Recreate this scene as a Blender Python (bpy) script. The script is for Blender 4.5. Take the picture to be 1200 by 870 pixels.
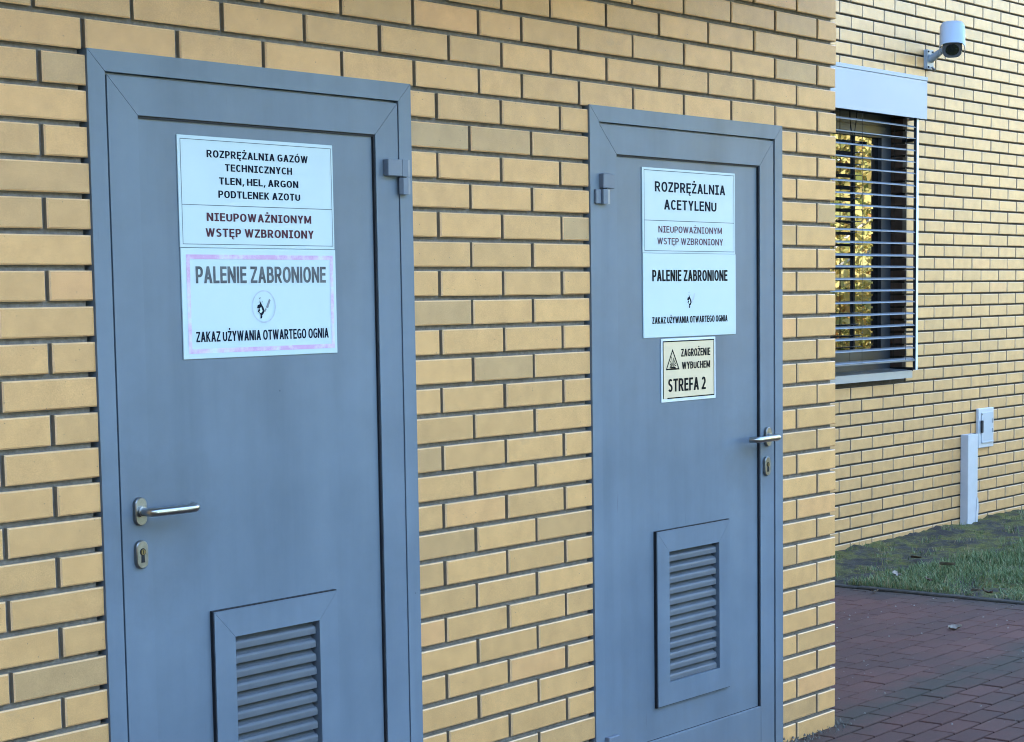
import bpy, math, random
from math import sin, cos, pi, radians
from mathutils import Vector, Matrix, noise

# ------------------------------------------------------------------ clear
for o in list(bpy.data.objects):
    bpy.data.objects.remove(o)
scene = bpy.context.scene
COL = scene.collection
rnd = random.Random(7)

# ------------------------------------------------------------------ camera
GZ = 2.06                               # height of the first brick course top above the ground
cam_d = bpy.data.cameras.new('camera')
cam = bpy.data.objects.new('camera', cam_d)
COL.objects.link(cam)
right = Vector((0.6395434, -0.7686099, -0.0149321))
down = Vector((-0.0815750, -0.0485372, -0.9954846))
fwd = Vector((0.7644146, 0.6378737, -0.0937410))
M = Matrix((
    (right.x, -down.x, -fwd.x, -3.8475),
    (right.y, -down.y, -fwd.y, -3.3387),
    (right.z, -down.z, -fwd.z, -0.53287 + GZ),
    (0, 0, 0, 1)))
cam.matrix_world = M
cam_d.sensor_fit = 'HORIZONTAL'
cam_d.sensor_width = 36.0
cam_d.lens = 2212.29 / 1200 * 36
cam_d.shift_y = 121.8 / 1200
cam_d.clip_start = 0.05
cam_d.clip_end = 600
scene.camera = cam

# ------------------------------------------------------------------ world and sun
SUN_AZ = radians(-18)                   # from +Y (towards +X when positive): the sun stands behind the building
SUN_EL = radians(30)
w = bpy.data.worlds.new('World')
scene.world = w
w.use_nodes = True
nt = w.node_tree
nt.nodes.clear()
sky = nt.nodes.new('ShaderNodeTexSky')
sky.sky_type = 'NISHITA'
sky.sun_disc = False
sky.sun_elevation = SUN_EL
sky.sun_rotation = SUN_AZ
sky.air_density = 1.0
sky.dust_density = 0.2
sky.ozone_density = 2.5
bg = nt.nodes.new('ShaderNodeBackground')
bg.inputs['Strength'].default_value = 0.15
wo = nt.nodes.new('ShaderNodeOutputWorld')
nt.links.new(sky.outputs[0], bg.inputs[0])
nt.links.new(bg.outputs[0], wo.inputs[0])
sun_d = bpy.data.lights.new('sun', 'SUN')
sun_d.energy = 3.0
sun_d.angle = radians(0.53)
sun_d.color = (1.0, 0.93, 0.82)
sun = bpy.data.objects.new('sun', sun_d)
COL.objects.link(sun)
sdir = Vector((sin(SUN_AZ) * cos(SUN_EL), cos(SUN_AZ) * cos(SUN_EL), sin(SUN_EL)))
sun.rotation_euler = (-sdir).to_track_quat('-Z', 'Y').to_euler()
sun.location = (0, 0, 20)

vs = scene.view_settings
vs.view_transform = 'Standard'
vs.look = 'None'
vs.gamma = 1.0
vs.exposure = 3.75
scene.cycles.max_bounces = 8
scene.cycles.filter_width = 1.05

# ------------------------------------------------------------------ materials
def new_mat(name):
    m = bpy.data.materials.new(name)
    m.use_nodes = True
    t = m.node_tree
    return m, t, t.nodes['Principled BSDF']

def N(t, kind, **kw):
    n = t.nodes.new(kind)
    for k, v in kw.items():
        if k in n.inputs:
            n.inputs[k].default_value = v
        else:
            setattr(n, k, v)
    return n

def ramp(t, src, stops):
    r = t.nodes.new('ShaderNodeValToRGB')
    e = r.color_ramp.elements
    while len(e) < len(stops):
        e.new(0.5)
    for i, (p, c) in enumerate(stops):
        e[i].position = p
        e[i].color = (c[0], c[1], c[2], 1) if not isinstance(c, float) else (c, c, c, 1)
    t.links.new(src, r.inputs[0])
    return r

def mixc(t, fac, a, b, mode='MIX'):
    m = t.nodes.new('ShaderNodeMix')
    m.data_type = 'RGBA'
    m.blend_type = mode
    for s, v in ((0, fac), (6, a), (7, b)):
        if hasattr(v, 'node'):
            t.links.new(v, m.inputs[s])
        elif isinstance(v, (int, float)):
            m.inputs[s].default_value = v
        else:
            m.inputs[s].default_value = (v[0], v[1], v[2], 1)
    return m.outputs[2]

def coords(t, scale=(1, 1, 1)):
    tc = t.nodes.new('ShaderNodeTexCoord')
    mp = t.nodes.new('ShaderNodeMapping')
    mp.inputs['Scale'].default_value = scale
    t.links.new(tc.outputs['Object'], mp.inputs[0])
    return mp.outputs[0]

def noise_n(t, vec, scale, detail=4, rough=0.55):
    n = N(t, 'ShaderNodeTexNoise', Scale=scale, Detail=detail, Roughness=rough)
    t.links.new(vec, n.inputs['Vector'])
    return n.outputs[0]

def bump(t, p, src, strength, dist):
    b = N(t, 'ShaderNodeBump', Strength=strength, Distance=dist)
    t.links.new(src, b.inputs['Height'])
    t.links.new(b.outputs[0], p.inputs['Normal'])

def plain(name, col, rough=0.5, metal=0.0, spec=None, var=0.0, vscale=8.0):
    m, t, p = new_mat(name)
    p.inputs['Roughness'].default_value = rough
    p.inputs['Metallic'].default_value = metal
    if spec is not None:
        p.inputs['Specular IOR Level'].default_value = spec
    v = coords(t)
    n = noise_n(t, v, vscale, 5)
    lo = [c * (1 - var) for c in col]
    hi = [min(1, c * (1 + var)) for c in col]
    r = ramp(t, n, [(0.3, lo), (0.7, hi)])
    t.links.new(r.outputs[0], p.inputs['Base Color'])
    return m

def brick_mat(name='yellow_brick', gain=(1.0, 1.0, 1.0)):
    m, t, p = new_mat(name)
    v = coords(t)
    at = t.nodes.new('ShaderNodeAttribute')
    at.attribute_name = 'tone'
    st = [(0.0, (0.47, 0.292, 0.133)), (0.12, (0.53, 0.302, 0.120)), (0.3, (0.60, 0.329, 0.122)), (0.5, (0.655, 0.353, 0.129)),
          (0.75, (0.70, 0.378, 0.137)), (0.87, (0.70, 0.358, 0.137)), (0.9, (0.80, 0.50, 0.25)), (0.95, (0.80, 0.50, 0.25)), (0.97, (0.27, 0.215, 0.150)), (1.0, (0.27, 0.215, 0.150))]
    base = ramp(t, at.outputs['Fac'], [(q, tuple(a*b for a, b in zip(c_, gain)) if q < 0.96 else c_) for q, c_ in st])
    fine = noise_n(t, v, 420, 3, 0.7)
    mid = noise_n(t, v, 14, 5, 0.6)
    c = mixc(t, 1.0, base.outputs[0], ramp(t, mid, [(0.25, (0.86, 0.85, 0.83)), (0.75, (1.10, 1.10, 1.10))]).outputs[0], 'MULTIPLY')
    c = mixc(t, 1.0, c, ramp(t, fine, [(0.3, (0.88, 0.87, 0.85)), (0.7, (1.1, 1.1, 1.1))]).outputs[0], 'MULTIPLY')
    stn = noise_n(t, coords(t, (1, 1, 1.6)), 7, 7, 0.75)
    c = mixc(t, ramp(t, stn, [(0.60, 0.0), (0.74, 0.32)]).outputs[0], c, (0.34, 0.24, 0.13))
    pit = N(t, 'ShaderNodeTexVoronoi', Scale=55)
    t.links.new(v, pit.inputs['Vector'])
    pr = ramp(t, pit.outputs['Distance'], [(0.045, 1.0), (0.085, 0.0)])
    # only some cells carry a pit
    sel = ramp(t, pit.outputs['Color'], [(0.78, 0.0), (0.8, 1.0)])
    mm = N(t, 'ShaderNodeMath', operation='MULTIPLY')
    t.links.new(pr.outputs[0], mm.inputs[0]); t.links.new(sel.outputs[0], mm.inputs[1])
    c = mixc(t, mm.outputs[0], c, (0.16, 0.11, 0.06))
    t.links.new(c, p.inputs['Base Color'])
    p.inputs['Roughness'].default_value = 0.46
    p.inputs['Specular IOR Level'].default_value = 0.5
    bump(t, p, fine, 0.18, 0.002)
    return m

def mortar_mat():
    m, t, p = new_mat('grey_mortar')
    v = coords(t)
    a = noise_n(t, v, 60, 6, 0.7)
    b = noise_n(t, v, 4, 4)
    c = ramp(t, a, [(0.25, (0.120, 0.104, 0.086)), (0.55, (0.200, 0.176, 0.148)), (0.8, (0.31, 0.28, 0.24))])
    c2 = mixc(t, 1.0, c.outputs[0], ramp(t, b, [(0.3, (0.75, 0.73, 0.7)), (0.7, (1.1, 1.08, 1.05))]).outputs[0], 'MULTIPLY')
    t.links.new(c2, p.inputs['Base Color'])
    p.inputs['Roughness'].default_value = 0.95
    bump(t, p, a, 0.8, 0.004)
    return m

def door_mat(name, col, rough=0.38):
    m, t, p = new_mat(name)
    v = coords(t)
    vs_ = coords(t, (5, 5, 0.45))
    st = noise_n(t, vs_, 1.3, 5, 0.6)        # run-off streaks of dirt
    cl = noise_n(t, v, 3.2, 5, 0.6)
    fine = noise_n(t, v, 260, 2)
    base = mixc(t, 1.0, col, ramp(t, cl, [(0.28, (0.84, 0.85, 0.86)), (0.72, (1.10, 1.09, 1.08))]).outputs[0], 'MULTIPLY')
    base = mixc(t, 1.0, base, ramp(t, st, [(0.25, (0.84, 0.85, 0.86)), (0.5, (1, 1, 1)), (0.78, (1.11, 1.09, 1.06))]).outputs[0], 'MULTIPLY')
    sp = N(t, 'ShaderNodeTexVoronoi', Scale=9)
    t.links.new(v, sp.inputs['Vector'])
    pr = ramp(t, sp.outputs['Distance'], [(0.012, 1.0), (0.025, 0.0)])
    base = mixc(t, pr.outputs[0], base, (0.06, 0.07, 0.09))
    # long vertical scuffs
    sv = coords(t, (60, 60, 5))
    sc = noise_n(t, sv, 1.0, 2)
    sr = ramp(t, sc, [(0.73, 0.0), (0.80, 0.42)])
    base = mixc(t, sr.outputs[0], base, (0.09, 0.10, 0.13))
    # hand grime round the levers, splash dirt low down
    tc_ = t.nodes.new('ShaderNodeTexCoord')
    gn = noise_n(t, v, 11, 6, 0.7)
    for cx_, cz_ in ((-1.13, 1.02), (1.42, 1.02)):
        vm = N(t, 'ShaderNodeVectorMath', operation='DISTANCE')
        vm.inputs[1].default_value = (cx_, 0, cz_)
        t.links.new(tc_.outputs['Object'], vm.inputs[0])
        ad = N(t, 'ShaderNodeMath', operation='MULTIPLY_ADD'); ad.inputs[1].default_value = 0.35
        t.links.new(gn, ad.inputs[0]); t.links.new(vm.outputs['Value'], ad.inputs[2])
        base = mixc(t, ramp(t, ad.outputs[0], [(0.20, 0.30), (0.42, 0.0)]).outputs[0], base, (0.085, 0.092, 0.095))
    sz = t.nodes.new('ShaderNodeSeparateXYZ'); t.links.new(tc_.outputs['Object'], sz.inputs[0])
    az_ = N(t, 'ShaderNodeMath', operation='MULTIPLY_ADD'); az_.inputs[1].default_value = 0.5
    t.links.new(gn, az_.inputs[0]); t.links.new(sz.outputs['Z'], az_.inputs[2])
    base = mixc(t, ramp(t, az_.outputs[0], [(0.25, 0.45), (0.62, 0.0)]).outputs[0], base, (0.150, 0.150, 0.145))
    t.links.new(base, p.inputs['Base Color'])
    rr = ramp(t, cl, [(0.3, rough - 0.06), (0.7, rough + 0.12)])
    t.links.new(rr.outputs[0], p.inputs['Roughness'])
    p.inputs['Specular IOR Level'].default_value = 0.28
    bump(t, p, fine, 0.04, 0.001)
    return m

M_BRICK = brick_mat()
M_BRICK_SKYLIT = brick_mat('skylit_brick', (0.78, 0.82, 0.90))  # skylight and haze on the set-back wall are put into this gain
M_MORTAR = mortar_mat()
M_MORTAR_SHADE = plain('joint_shade_mortar', (0.055, 0.045, 0.035), 0.95, var=0.3, vscale=40)  # shade inside the raked joints is put into this mortar colour
M_DOOR = door_mat('grey_door_paint', (0.150, 0.190, 0.230))
M_FRAME = door_mat('grey_frame_paint', (0.155, 0.196, 0.236))
M_PANEL = door_mat('grey_panel_paint', (0.146, 0.185, 0.223), 0.34)
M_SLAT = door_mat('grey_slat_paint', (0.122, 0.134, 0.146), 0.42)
M_REVEAL = plain('recess_shade_brick', (0.105, 0.062, 0.040), 0.6, var=0.2, vscale=20)  # shade of the window recess is put into this dark brown
M_GASKET = plain('black_rubber', (0.006, 0.007, 0.010), 0.7, var=0.3)
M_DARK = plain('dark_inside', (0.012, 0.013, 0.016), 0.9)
M_STEEL = plain('brushed_steel', (0.42, 0.41, 0.38), 0.30, 1.0, var=0.10, vscale=40)
M_STEEL_D = plain('worn_steel', (0.27, 0.265, 0.25), 0.36, 1.0, var=0.18, vscale=60)
M_HINGE = door_mat('grey_hinge_paint', (0.160, 0.19, 0.23), 0.35)
M_KEY = plain('brass_cylinder', (0.22, 0.17, 0.08), 0.4, 1.0, var=0.2, vscale=60)
M_WHITE = plain('white_plastic', (0.50, 0.615, 0.63), 0.33, var=0.02, vscale=6)
M_WHITE_D = plain('white_sheet_edge', (0.66, 0.70, 0.70), 0.4, var=0.03)
M_INK = plain('navy_ink', (0.006, 0.010, 0.022), 0.6, spec=0.08)
M_INK_THIN = plain('thin_line_ink', (0.06, 0.08, 0.11), 0.6, spec=0.08)
M_BLACK = plain('black_ink', (0.006, 0.006, 0.007), 0.6, spec=0.08)
M_RED_D = plain('faded_maroon_ink', (0.095, 0.035, 0.045), 0.6, spec=0.08, var=0.2, vscale=30)
M_RED_L = plain('pale_maroon_ink', (0.13, 0.060, 0.078), 0.6, spec=0.08, var=0.2, vscale=30)
M_CREAM = plain('faded_yellow_foil', (0.70, 0.56, 0.36), 0.42, var=0.03, vscale=12)
M_GHOST = plain('bleached_ink', (0.44, 0.50, 0.56), 0.45, var=0.15, vscale=60)
M_GHOST2 = plain('half_bleached_ink', (0.17, 0.19, 0.22), 0.45, var=0.2, vscale=80)

def faded_ink_mat():
    m, t, p = new_mat('sunbleached_ink')
    v = coords(t)
    n = noise_n(t, v, 26, 4, 0.6)
    r = ramp(t, n, [(0.35, (0.028, 0.034, 0.045)), (0.7, (0.11, 0.125, 0.14))])
    t.links.new(r.outputs[0], p.inputs['Base Color'])
    p.inputs['Roughness'].default_value = 0.5
    return m

def pink_mat():
    m, t, p = new_mat('bleached_pink_border')
    v = coords(t)
    n = noise_n(t, v, 38, 6, 0.75)
    n2 = noise_n(t, v, 7, 3)
    mm = N(t, 'ShaderNodeMath', operation='ADD')
    t.links.new(n, mm.inputs[0]); t.links.new(n2, mm.inputs[1])
    r = ramp(t, mm.outputs[0], [(0.0, (0.50, 0.22, 0.42)), (0.46, (0.60, 0.36, 0.54)), (0.54, (0.66, 0.52, 0.64)), (0.62, (0.62, 0.68, 0.72))])
    # the math result runs to about 1: halve it
    h = N(t, 'ShaderNodeMath', operation='MULTIPLY')
    h.inputs[1].default_value = 0.52
    t.links.new(mm.outputs[0], h.inputs[0])
    t.links.new(h.outputs[0], r.inputs[0])
    t.links.new(r.outputs[0], p.inputs['Base Color'])
    p.inputs['Roughness'].default_value = 0.5
    return m

M_FADED = faded_ink_mat()
M_PINK = pink_mat()

def paver_mat():
    m, t, p = new_mat('red_concrete_paver')
    v = coords(t)
    at = t.nodes.new('ShaderNodeAttribute'); at.attribute_name = 'tone'
    base = ramp(t, at.outputs['Fac'], [(0.0, (0.082, 0.042, 0.034)), (0.5, (0.104, 0.051, 0.040)), (1.0, (0.122, 0.059, 0.046))])
    big = noise_n(t, v, 1.1, 6, 0.65)
    fine = noise_n(t, v, 220, 4, 0.75)
    c = mixc(t, 1.0, base.outputs[0], ramp(t, fine, [(0.25, (0.6, 0.6, 0.62)), (0.75, (1.35, 1.33, 1.3))]).outputs[0], 'MULTIPLY')
    c = mixc(t, ramp(t, big, [(0.45, 0.0), (0.68, 0.8)]).outputs[0], c, (0.060, 0.042, 0.034))
    # grime and moss along the old seam in front of the wall line and along the kerb
    sp_ = t.nodes.new('ShaderNodeSeparateXYZ'); tc_ = t.nodes.new('ShaderNodeTexCoord')
    t.links.new(tc_.outputs['Object'], sp_.inputs[0])
    wob = noise_n(t, v, 3.5, 6, 0.75)
    ad = N(t, 'ShaderNodeMath', operation='MULTIPLY_ADD'); ad.inputs[1].default_value = 0.55; ad.inputs[2].default_value = -0.30
    t.links.new(wob, ad.inputs[0])
    ab = N(t, 'ShaderNodeMath', operation='ADD'); t.links.new(sp_.outputs['Y'], ab.inputs[0]); t.links.new(ad.outputs[0], ab.inputs[1])
    ab2 = N(t, 'ShaderNodeMath', operation='ABSOLUTE'); t.links.new(ab.outputs[0], ab2.inputs[0])
    band = ramp(t, ab2.outputs[0], [(0.02, 0.75), (0.17, 0.0)])
    c = mixc(t, band.outputs[0], c, (0.050, 0.046, 0.034))
    kx = N(t, 'ShaderNodeMath', operation='MULTIPLY_ADD'); kx.inputs[1].default_value = 0.5; t.links.new(wob, kx.inputs[0]); t.links.new(sp_.outputs['X'], kx.inputs[2])
    mr = N(t, 'ShaderNodeMapRange'); mr.inputs[1].default_value = 4.68; mr.inputs[2].default_value = 4.98; mr.inputs[3].default_value = 0.0; mr.inputs[4].default_value = 0.8
    t.links.new(kx.outputs[0], mr.inputs[0])
    c = mixc(t, mr.outputs[0], c, (0.055, 0.048, 0.038))
    lime = noise_n(t, v, 5, 8, 0.8)
    c = mixc(t, ramp(t, lime, [(0.66, 0.0), (0.74, 0.35)]).outputs[0], c, (0.20, 0.19, 0.185))
    t.links.new(c, p.inputs['Base Color'])
    p.inputs['Roughness'].default_value = 0.95
    p.inputs['Specular IOR Level'].default_value = 0.2
    bump(t, p, fine, 0.4, 0.003)
    return m

def soil_mat():
    m, t, p = new_mat('mossy_soil')
    v = coords(t)
    a = noise_n(t, v, 3.4, 10, 0.8)
    b = noise_n(t, v, 38, 8, 0.85)
    dirt = ramp(t, b, [(0.25, (0.010, 0.008, 0.006)), (0.55, (0.032, 0.026, 0.020)), (0.8, (0.115, 0.095, 0.075))])
    moss = ramp(t, b, [(0.3, (0.020, 0.022, 0.005)), (0.52, (0.090, 0.088, 0.010)), (0.72, (0.19, 0.165, 0.022))])
    c = mixc(t, ramp(t, a, [(0.455, 0.0), (0.55, 1.0)]).outputs[0], dirt.outputs[0], moss.outputs[0])
    t.links.new(c, p.inputs['Base Color'])
    p.inputs['Roughness'].default_value = 0.95
    bump(t, p, b, 0.9, 0.015)
    return m

def joint_mat():
    m, t, p = new_mat('paver_joint_sand')
    v = coords(t)
    a = noise_n(t, v, 2.4, 6, 0.7)
    c = ramp(t, a, [(0.4, (0.012, 0.010, 0.010)), (0.56, (0.020, 0.018, 0.014)), (0.66, (0.040, 0.048, 0.016)), (0.85, (0.16, 0.15, 0.13))])
    t.links.new(c.outputs[0], p.inputs['Base Color'])
    p.inputs['Roughness'].default_value = 0.95
    bump(t, p, noise_n(t, v, 150, 4), 0.6, 0.004)
    return m

def attr_ramp_mat(name, stops, rough=0.6, trans=0.0):
    m, t, p = new_mat(name)
    at = t.nodes.new('ShaderNodeAttribute'); at.attribute_name = 'tone'
    r = ramp(t, at.outputs['Fac'], stops)
    t.links.new(r.outputs[0], p.inputs['Base Color'])
    p.inputs['Roughness'].default_value = rough
    p.inputs['Specular IOR Level'].default_value = 0.25
    if trans:
        d = t.nodes.new('ShaderNodeBsdfTranslucent')
        t.links.new(r.outputs[0], d.inputs[0])
        mx = t.nodes.new('ShaderNodeMixShader')
        mx.inputs[0].default_value = trans
        t.links.new(p.outputs[0], mx.inputs[1])
        t.links.new(d.outputs[0], mx.inputs[2])
        t.links.new(mx.outputs[0], t.nodes['Material Output'].inputs[0])
    return m

M_PAVER = paver_mat()
M_SOIL = soil_mat()
M_JOINT = joint_mat()
M_KERB = plain('dirty_concrete', (0.032, 0.027, 0.019), 0.9, var=0.5, vscale=30)
M_GRASS = attr_ramp_mat('grass_blade', [(0.0, (0.055, 0.088, 0.034)), (0.5, (0.128, 0.178, 0.070)), (0.85, (0.23, 0.275, 0.12)), (0.93, (0.24, 0.21, 0.10)), (1.0, (0.32, 0.26, 0.14))], 0.6, 0.25)
M_YELLOW = attr_ramp_mat('autumn_leaf', [(0.0, (0.14, 0.18, 0.04)), (0.25, (0.46, 0.48, 0.16)), (0.5, (0.75, 0.66, 0.26)), (0.8, (0.80, 0.64, 0.26)), (1.0, (0.65, 0.30, 0.09))], 0.6, 0.35)
M_BARK = plain('birch_bark', (0.55, 0.52, 0.46), 0.8, var=0.35, vscale=9)
M_BARK_D = plain('dark_bark', (0.09, 0.07, 0.05), 0.9, var=0.4, vscale=9)
M_LEAF_DRY = plain('dry_leaf', (0.10, 0.062, 0.035), 0.7, var=0.3, vscale=60)
M_LEAF_PALE = plain('pale_dry_leaf', (0.20, 0.16, 0.12), 0.7, var=0.3, vscale=60)
M_ALU = plain('pale_aluminium', (0.245, 0.28, 0.317), 0.45, 0.0, var=0.02, vscale=3)
M_ALU_D = plain('grey_aluminium', (0.33, 0.35, 0.37), 0.35, 0.3, var=0.05, vscale=8)
M_BLIND = plain('blind_slat_metal', (0.17, 0.185, 0.20), 0.4, 0.2, var=0.04, vscale=5)
M_WFRAME = plain('dark_window_frame', (0.032, 0.042, 0.058), 0.4, var=0.06)
M_CORD = plain('black_cord', (0.01, 0.01, 0.012), 0.7)
M_ROOF = plain('roof_felt', (0.08, 0.08, 0.08), 0.9, var=0.2)
M_RENDER = plain('grey_render', (0.4, 0.38, 0.34), 0.9, var=0.1)
M_TRUNKING = plain('grey_white_plastic', (0.43, 0.44, 0.45), 0.45, var=0.06, vscale=10)
M_LID = plain('meter_lid', (0.36, 0.39, 0.42), 0.4, var=0.03)
M_CAMSHELL = plain('camera_shell', (0.21, 0.24, 0.265), 0.35, var=0.02)
M_CAMFRONT = plain('camera_front', (0.09, 0.092, 0.10), 0.45, var=0.05)

def glass_mat():
    m, t, p = new_mat('window_glass')
    p.inputs['Base Color'].default_value = (0.006, 0.007, 0.009, 1)
    p.inputs['Roughness'].default_value = 0.0
    p.inputs['IOR'].default_value = 2.15
    v = coords(t)
    bump(t, p, noise_n(t, v, 1.5, 1), 0.02, 0.02)
    return m
M_GLASS = glass_mat()
M_LENS = glass_mat()
M_LENS.name = 'lens_glass'

def ground_mat():
    m, t, p = new_mat('far_ground')
    v = coords(t)
    a = noise_n(t, v, 0.25, 8, 0.7)
    b = noise_n(t, v, 12, 6, 0.7)
    c = ramp(t, a, [(0.35, (0.045, 0.07, 0.025)), (0.6, (0.07, 0.09, 0.035)), (0.75, (0.16, 0.12, 0.05))])
    c2 = mixc(t, 1.0, c.outputs[0], ramp(t, b, [(0.3, (0.6, 0.6, 0.6)), (0.7, (1.3, 1.3, 1.3))]).outputs[0], 'MULTIPLY')
    t.links.new(c2, p.inputs['Base Color'])
    p.inputs['Roughness'].default_value = 0.95
    return m
M_GROUND = ground_mat()

# ------------------------------------------------------------------ mesh helpers
class MB:
    def __init__(self):
        self.v, self.f, self.m, self.t, self.s = [], [], [], [], []
    def add(self, verts, faces, mi=0, tone=0.5, smooth=False):
        b = len(self.v)
        self.v += [tuple(q) for q in verts]
        for f in faces:
            self.f.append(tuple(b + i for i in f))
            self.m.append(mi); self.t.append(tone); self.s.append(smooth)
    def box(self, x0, x1, y0, y1, z0, z1, mi=0, c=0.0, tone=0.5):
        """box with chamfered edges (c)"""
        if c <= 0:
            self.add([(x0,y0,z0),(x1,y0,z0),(x1,y1,z0),(x0,y1,z0),(x0,y0,z1),(x1,y0,z1),(x1,y1,z1),(x0,y1,z1)],
                     [(3,2,1,0),(4,5,6,7),(0,1,5,4),(1,2,6,5),(2,3,7,6),(3,0,4,7)], mi, tone)
            return
        c = min(c, 0.45*(x1-x0), 0.45*(y1-y0), 0.45*(z1-z0))
        X, Y, Z = (x0, x1), (y0, y1), (z0, z1)
        vs_, idx = [], {}
        for i in (0, 1):
            for j in (0, 1):
                for k in (0, 1):
                    sx, sy, sz = (c, -c)[i], (c, -c)[j], (c, -c)[k]
                    idx[i,j,k,'x'] = len(vs_); vs_.append((X[i], Y[j]+sy, Z[k]+sz))
                    idx[i,j,k,'y'] = len(vs_); vs_.append((X[i]+sx, Y[j], Z[k]+sz))
                    idx[i,j,k,'z'] = len(vs_); vs_.append((X[i]+sx, Y[j]+sy, Z[k]))
        fs = []
        for i in (0, 1):
            fs.append([idx[i,j,k,'x'] for j, k in ((0,0),(1,0),(1,1),(0,1))])
            fs.append([idx[j,i,k,'y'] for j, k in ((0,0),(1,0),(1,1),(0,1))])
            fs.append([idx[j,k,i,'z'] for j, k in ((0,0),(1,0),(1,1),(0,1))])
        for a in (0, 1):
            for b in (0, 1):
                fs.append([idx[a,b,0,'x'], idx[a,b,1,'x'], idx[a,b,1,'y'], idx[a,b,0,'y']])
                fs.append([idx[a,0,b,'x'], idx[a,1,b,'x'], idx[a,1,b,'z'], idx[a,0,b,'z']])
                fs.append([idx[0,a,b,'y'], idx[1,a,b,'y'], idx[1,a,b,'z'], idx[0,a,b,'z']])
        for i in (0, 1):
            for j in (0, 1):
                for k in (0, 1):
                    fs.append([idx[i,j,k,'x'], idx[i,j,k,'y'], idx[i,j,k,'z']])
        cen = Vector(((x0+x1)/2, (y0+y1)/2, (z0+z1)/2))
        out = []
        for f in fs:
            p = [Vector(vs_[q]) for q in f]
            n = (p[1]-p[0]).cross(p[2]-p[0])
            mid = sum(p, Vector())/len(p)
            out.append(f if n.dot(mid-cen) > 0 else f[::-1])
        self.add(vs_, out, mi, tone)
    def prism(self, poly, to3, d0, d1, mi=0, tone=0.5, smooth=False):
        """poly of 2D points; to3(a,b,d) -> 3D; d0..d1 extrusion"""
        n = len(poly)
        vs_ = [to3(a, b, d0) for a, b in poly] + [to3(a, b, d1) for a, b in poly]
        self.add(vs_, [tuple(range(n))[::-1], tuple(range(n, 2*n))], mi, tone)
        self.add(vs_, [(i, (i+1) % n, n+(i+1) % n, n+i) for i in range(n)], mi, tone, smooth)
    def tube(self, pts, r, seg=12, mi=0, caps=True, tone=0.5):
        pts = [Vector(p) for p in pts]
        rs = r if isinstance(r, (list, tuple)) else [r]*len(pts)
        ring0 = None
        vs_, fs = [], []
        ref = None
        for i, p in enumerate(pts):
            d = (pts[min(i+1, len(pts)-1)] - pts[max(i-1, 0)]).normalized()
            if ref is None:
                ref = Vector((0, 0, 1)) if abs(d.z) < 0.9 else Vector((1, 0, 0))
            a = d.cross(ref).normalized()
            b = d.cross(a).normalized()
            ref = -b if False else ref
            for k in range(seg):
                an = 2*pi*k/seg
                vs_.append(p + a*(cos(an)*rs[i]) + b*(sin(an)*rs[i]))
        for i in range(len(pts)-1):
            for k in range(seg):
                k2 = (k+1) % seg
                fs.append((i*seg+k, i*seg+k2, (i+1)*seg+k2, (i+1)*seg+k))
        self.add(vs_, fs, mi, tone, True)
        if caps:
            self.add(vs_[:seg], [tuple(range(seg))], mi, tone)
            self.add(vs_[-seg:], [tuple(range(seg))[::-1]], mi, tone)
    def build(self, name, mats, parent=None, label=None, cat=None, group=None, kind=None, recalc=False):
        me = bpy.data.meshes.new(name)
        me.from_pydata(self.v, [], self.f)
        for m in (mats if isinstance(mats, (list, tuple)) else [mats]):
            me.materials.append(m)
        me.polygons.foreach_set('material_index', self.m)
        me.polygons.foreach_set('use_smooth', self.s)
        at = me.attributes.new('tone', 'FLOAT', 'FACE')
        at.data.foreach_set('value', self.t)
        me.update()
        if recalc:
            import bmesh
            bm = bmesh.new(); bm.from_mesh(me)
            bmesh.ops.recalc_face_normals(bm, faces=bm.faces)
            bm.to_mesh(me); bm.free()
        o = bpy.data.objects.new(name, me)
        COL.objects.link(o)
        if parent: o.parent = parent
        tag(o, label, cat, group, kind)
        return o

def tag(o, label=None, cat=None, group=None, kind=None):
    if label: o['label'] = label
    if cat: o['category'] = cat
    if group: o['group'] = group
    if kind: o['kind'] = kind

def empty(name, loc, label, cat, group=None):
    o = bpy.data.objects.new(name, None)
    COL.objects.link(o)
    o.location = loc
    o.empty_display_size = 0.1
    tag(o, label, cat, group)
    return o

def put(child, parent):
    """parent while keeping world-space mesh coordinates"""
    child.parent = parent
    child.matrix_parent_inverse = Matrix.Translation(parent.location).inverted()

def stadium(cx, cz, w_, h_, n=10):
    r = w_/2
    pts = []
    for i in range(n+1):
        a = pi*i/n
        pts.append((cx + r*cos(a), cz + (h_/2-r) + r*sin(a)))
    for i in range(n+1):
        a = pi + pi*i/n
        pts.append((cx + r*cos(a), cz - (h_/2-r) + r*sin(a)))
    return pts

XZ = lambda a, b, d: (a, d, b)

# ------------------------------------------------------------------ brick walls
BH, JT = 0.065, 0.012
COURSE = BH + JT

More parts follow.
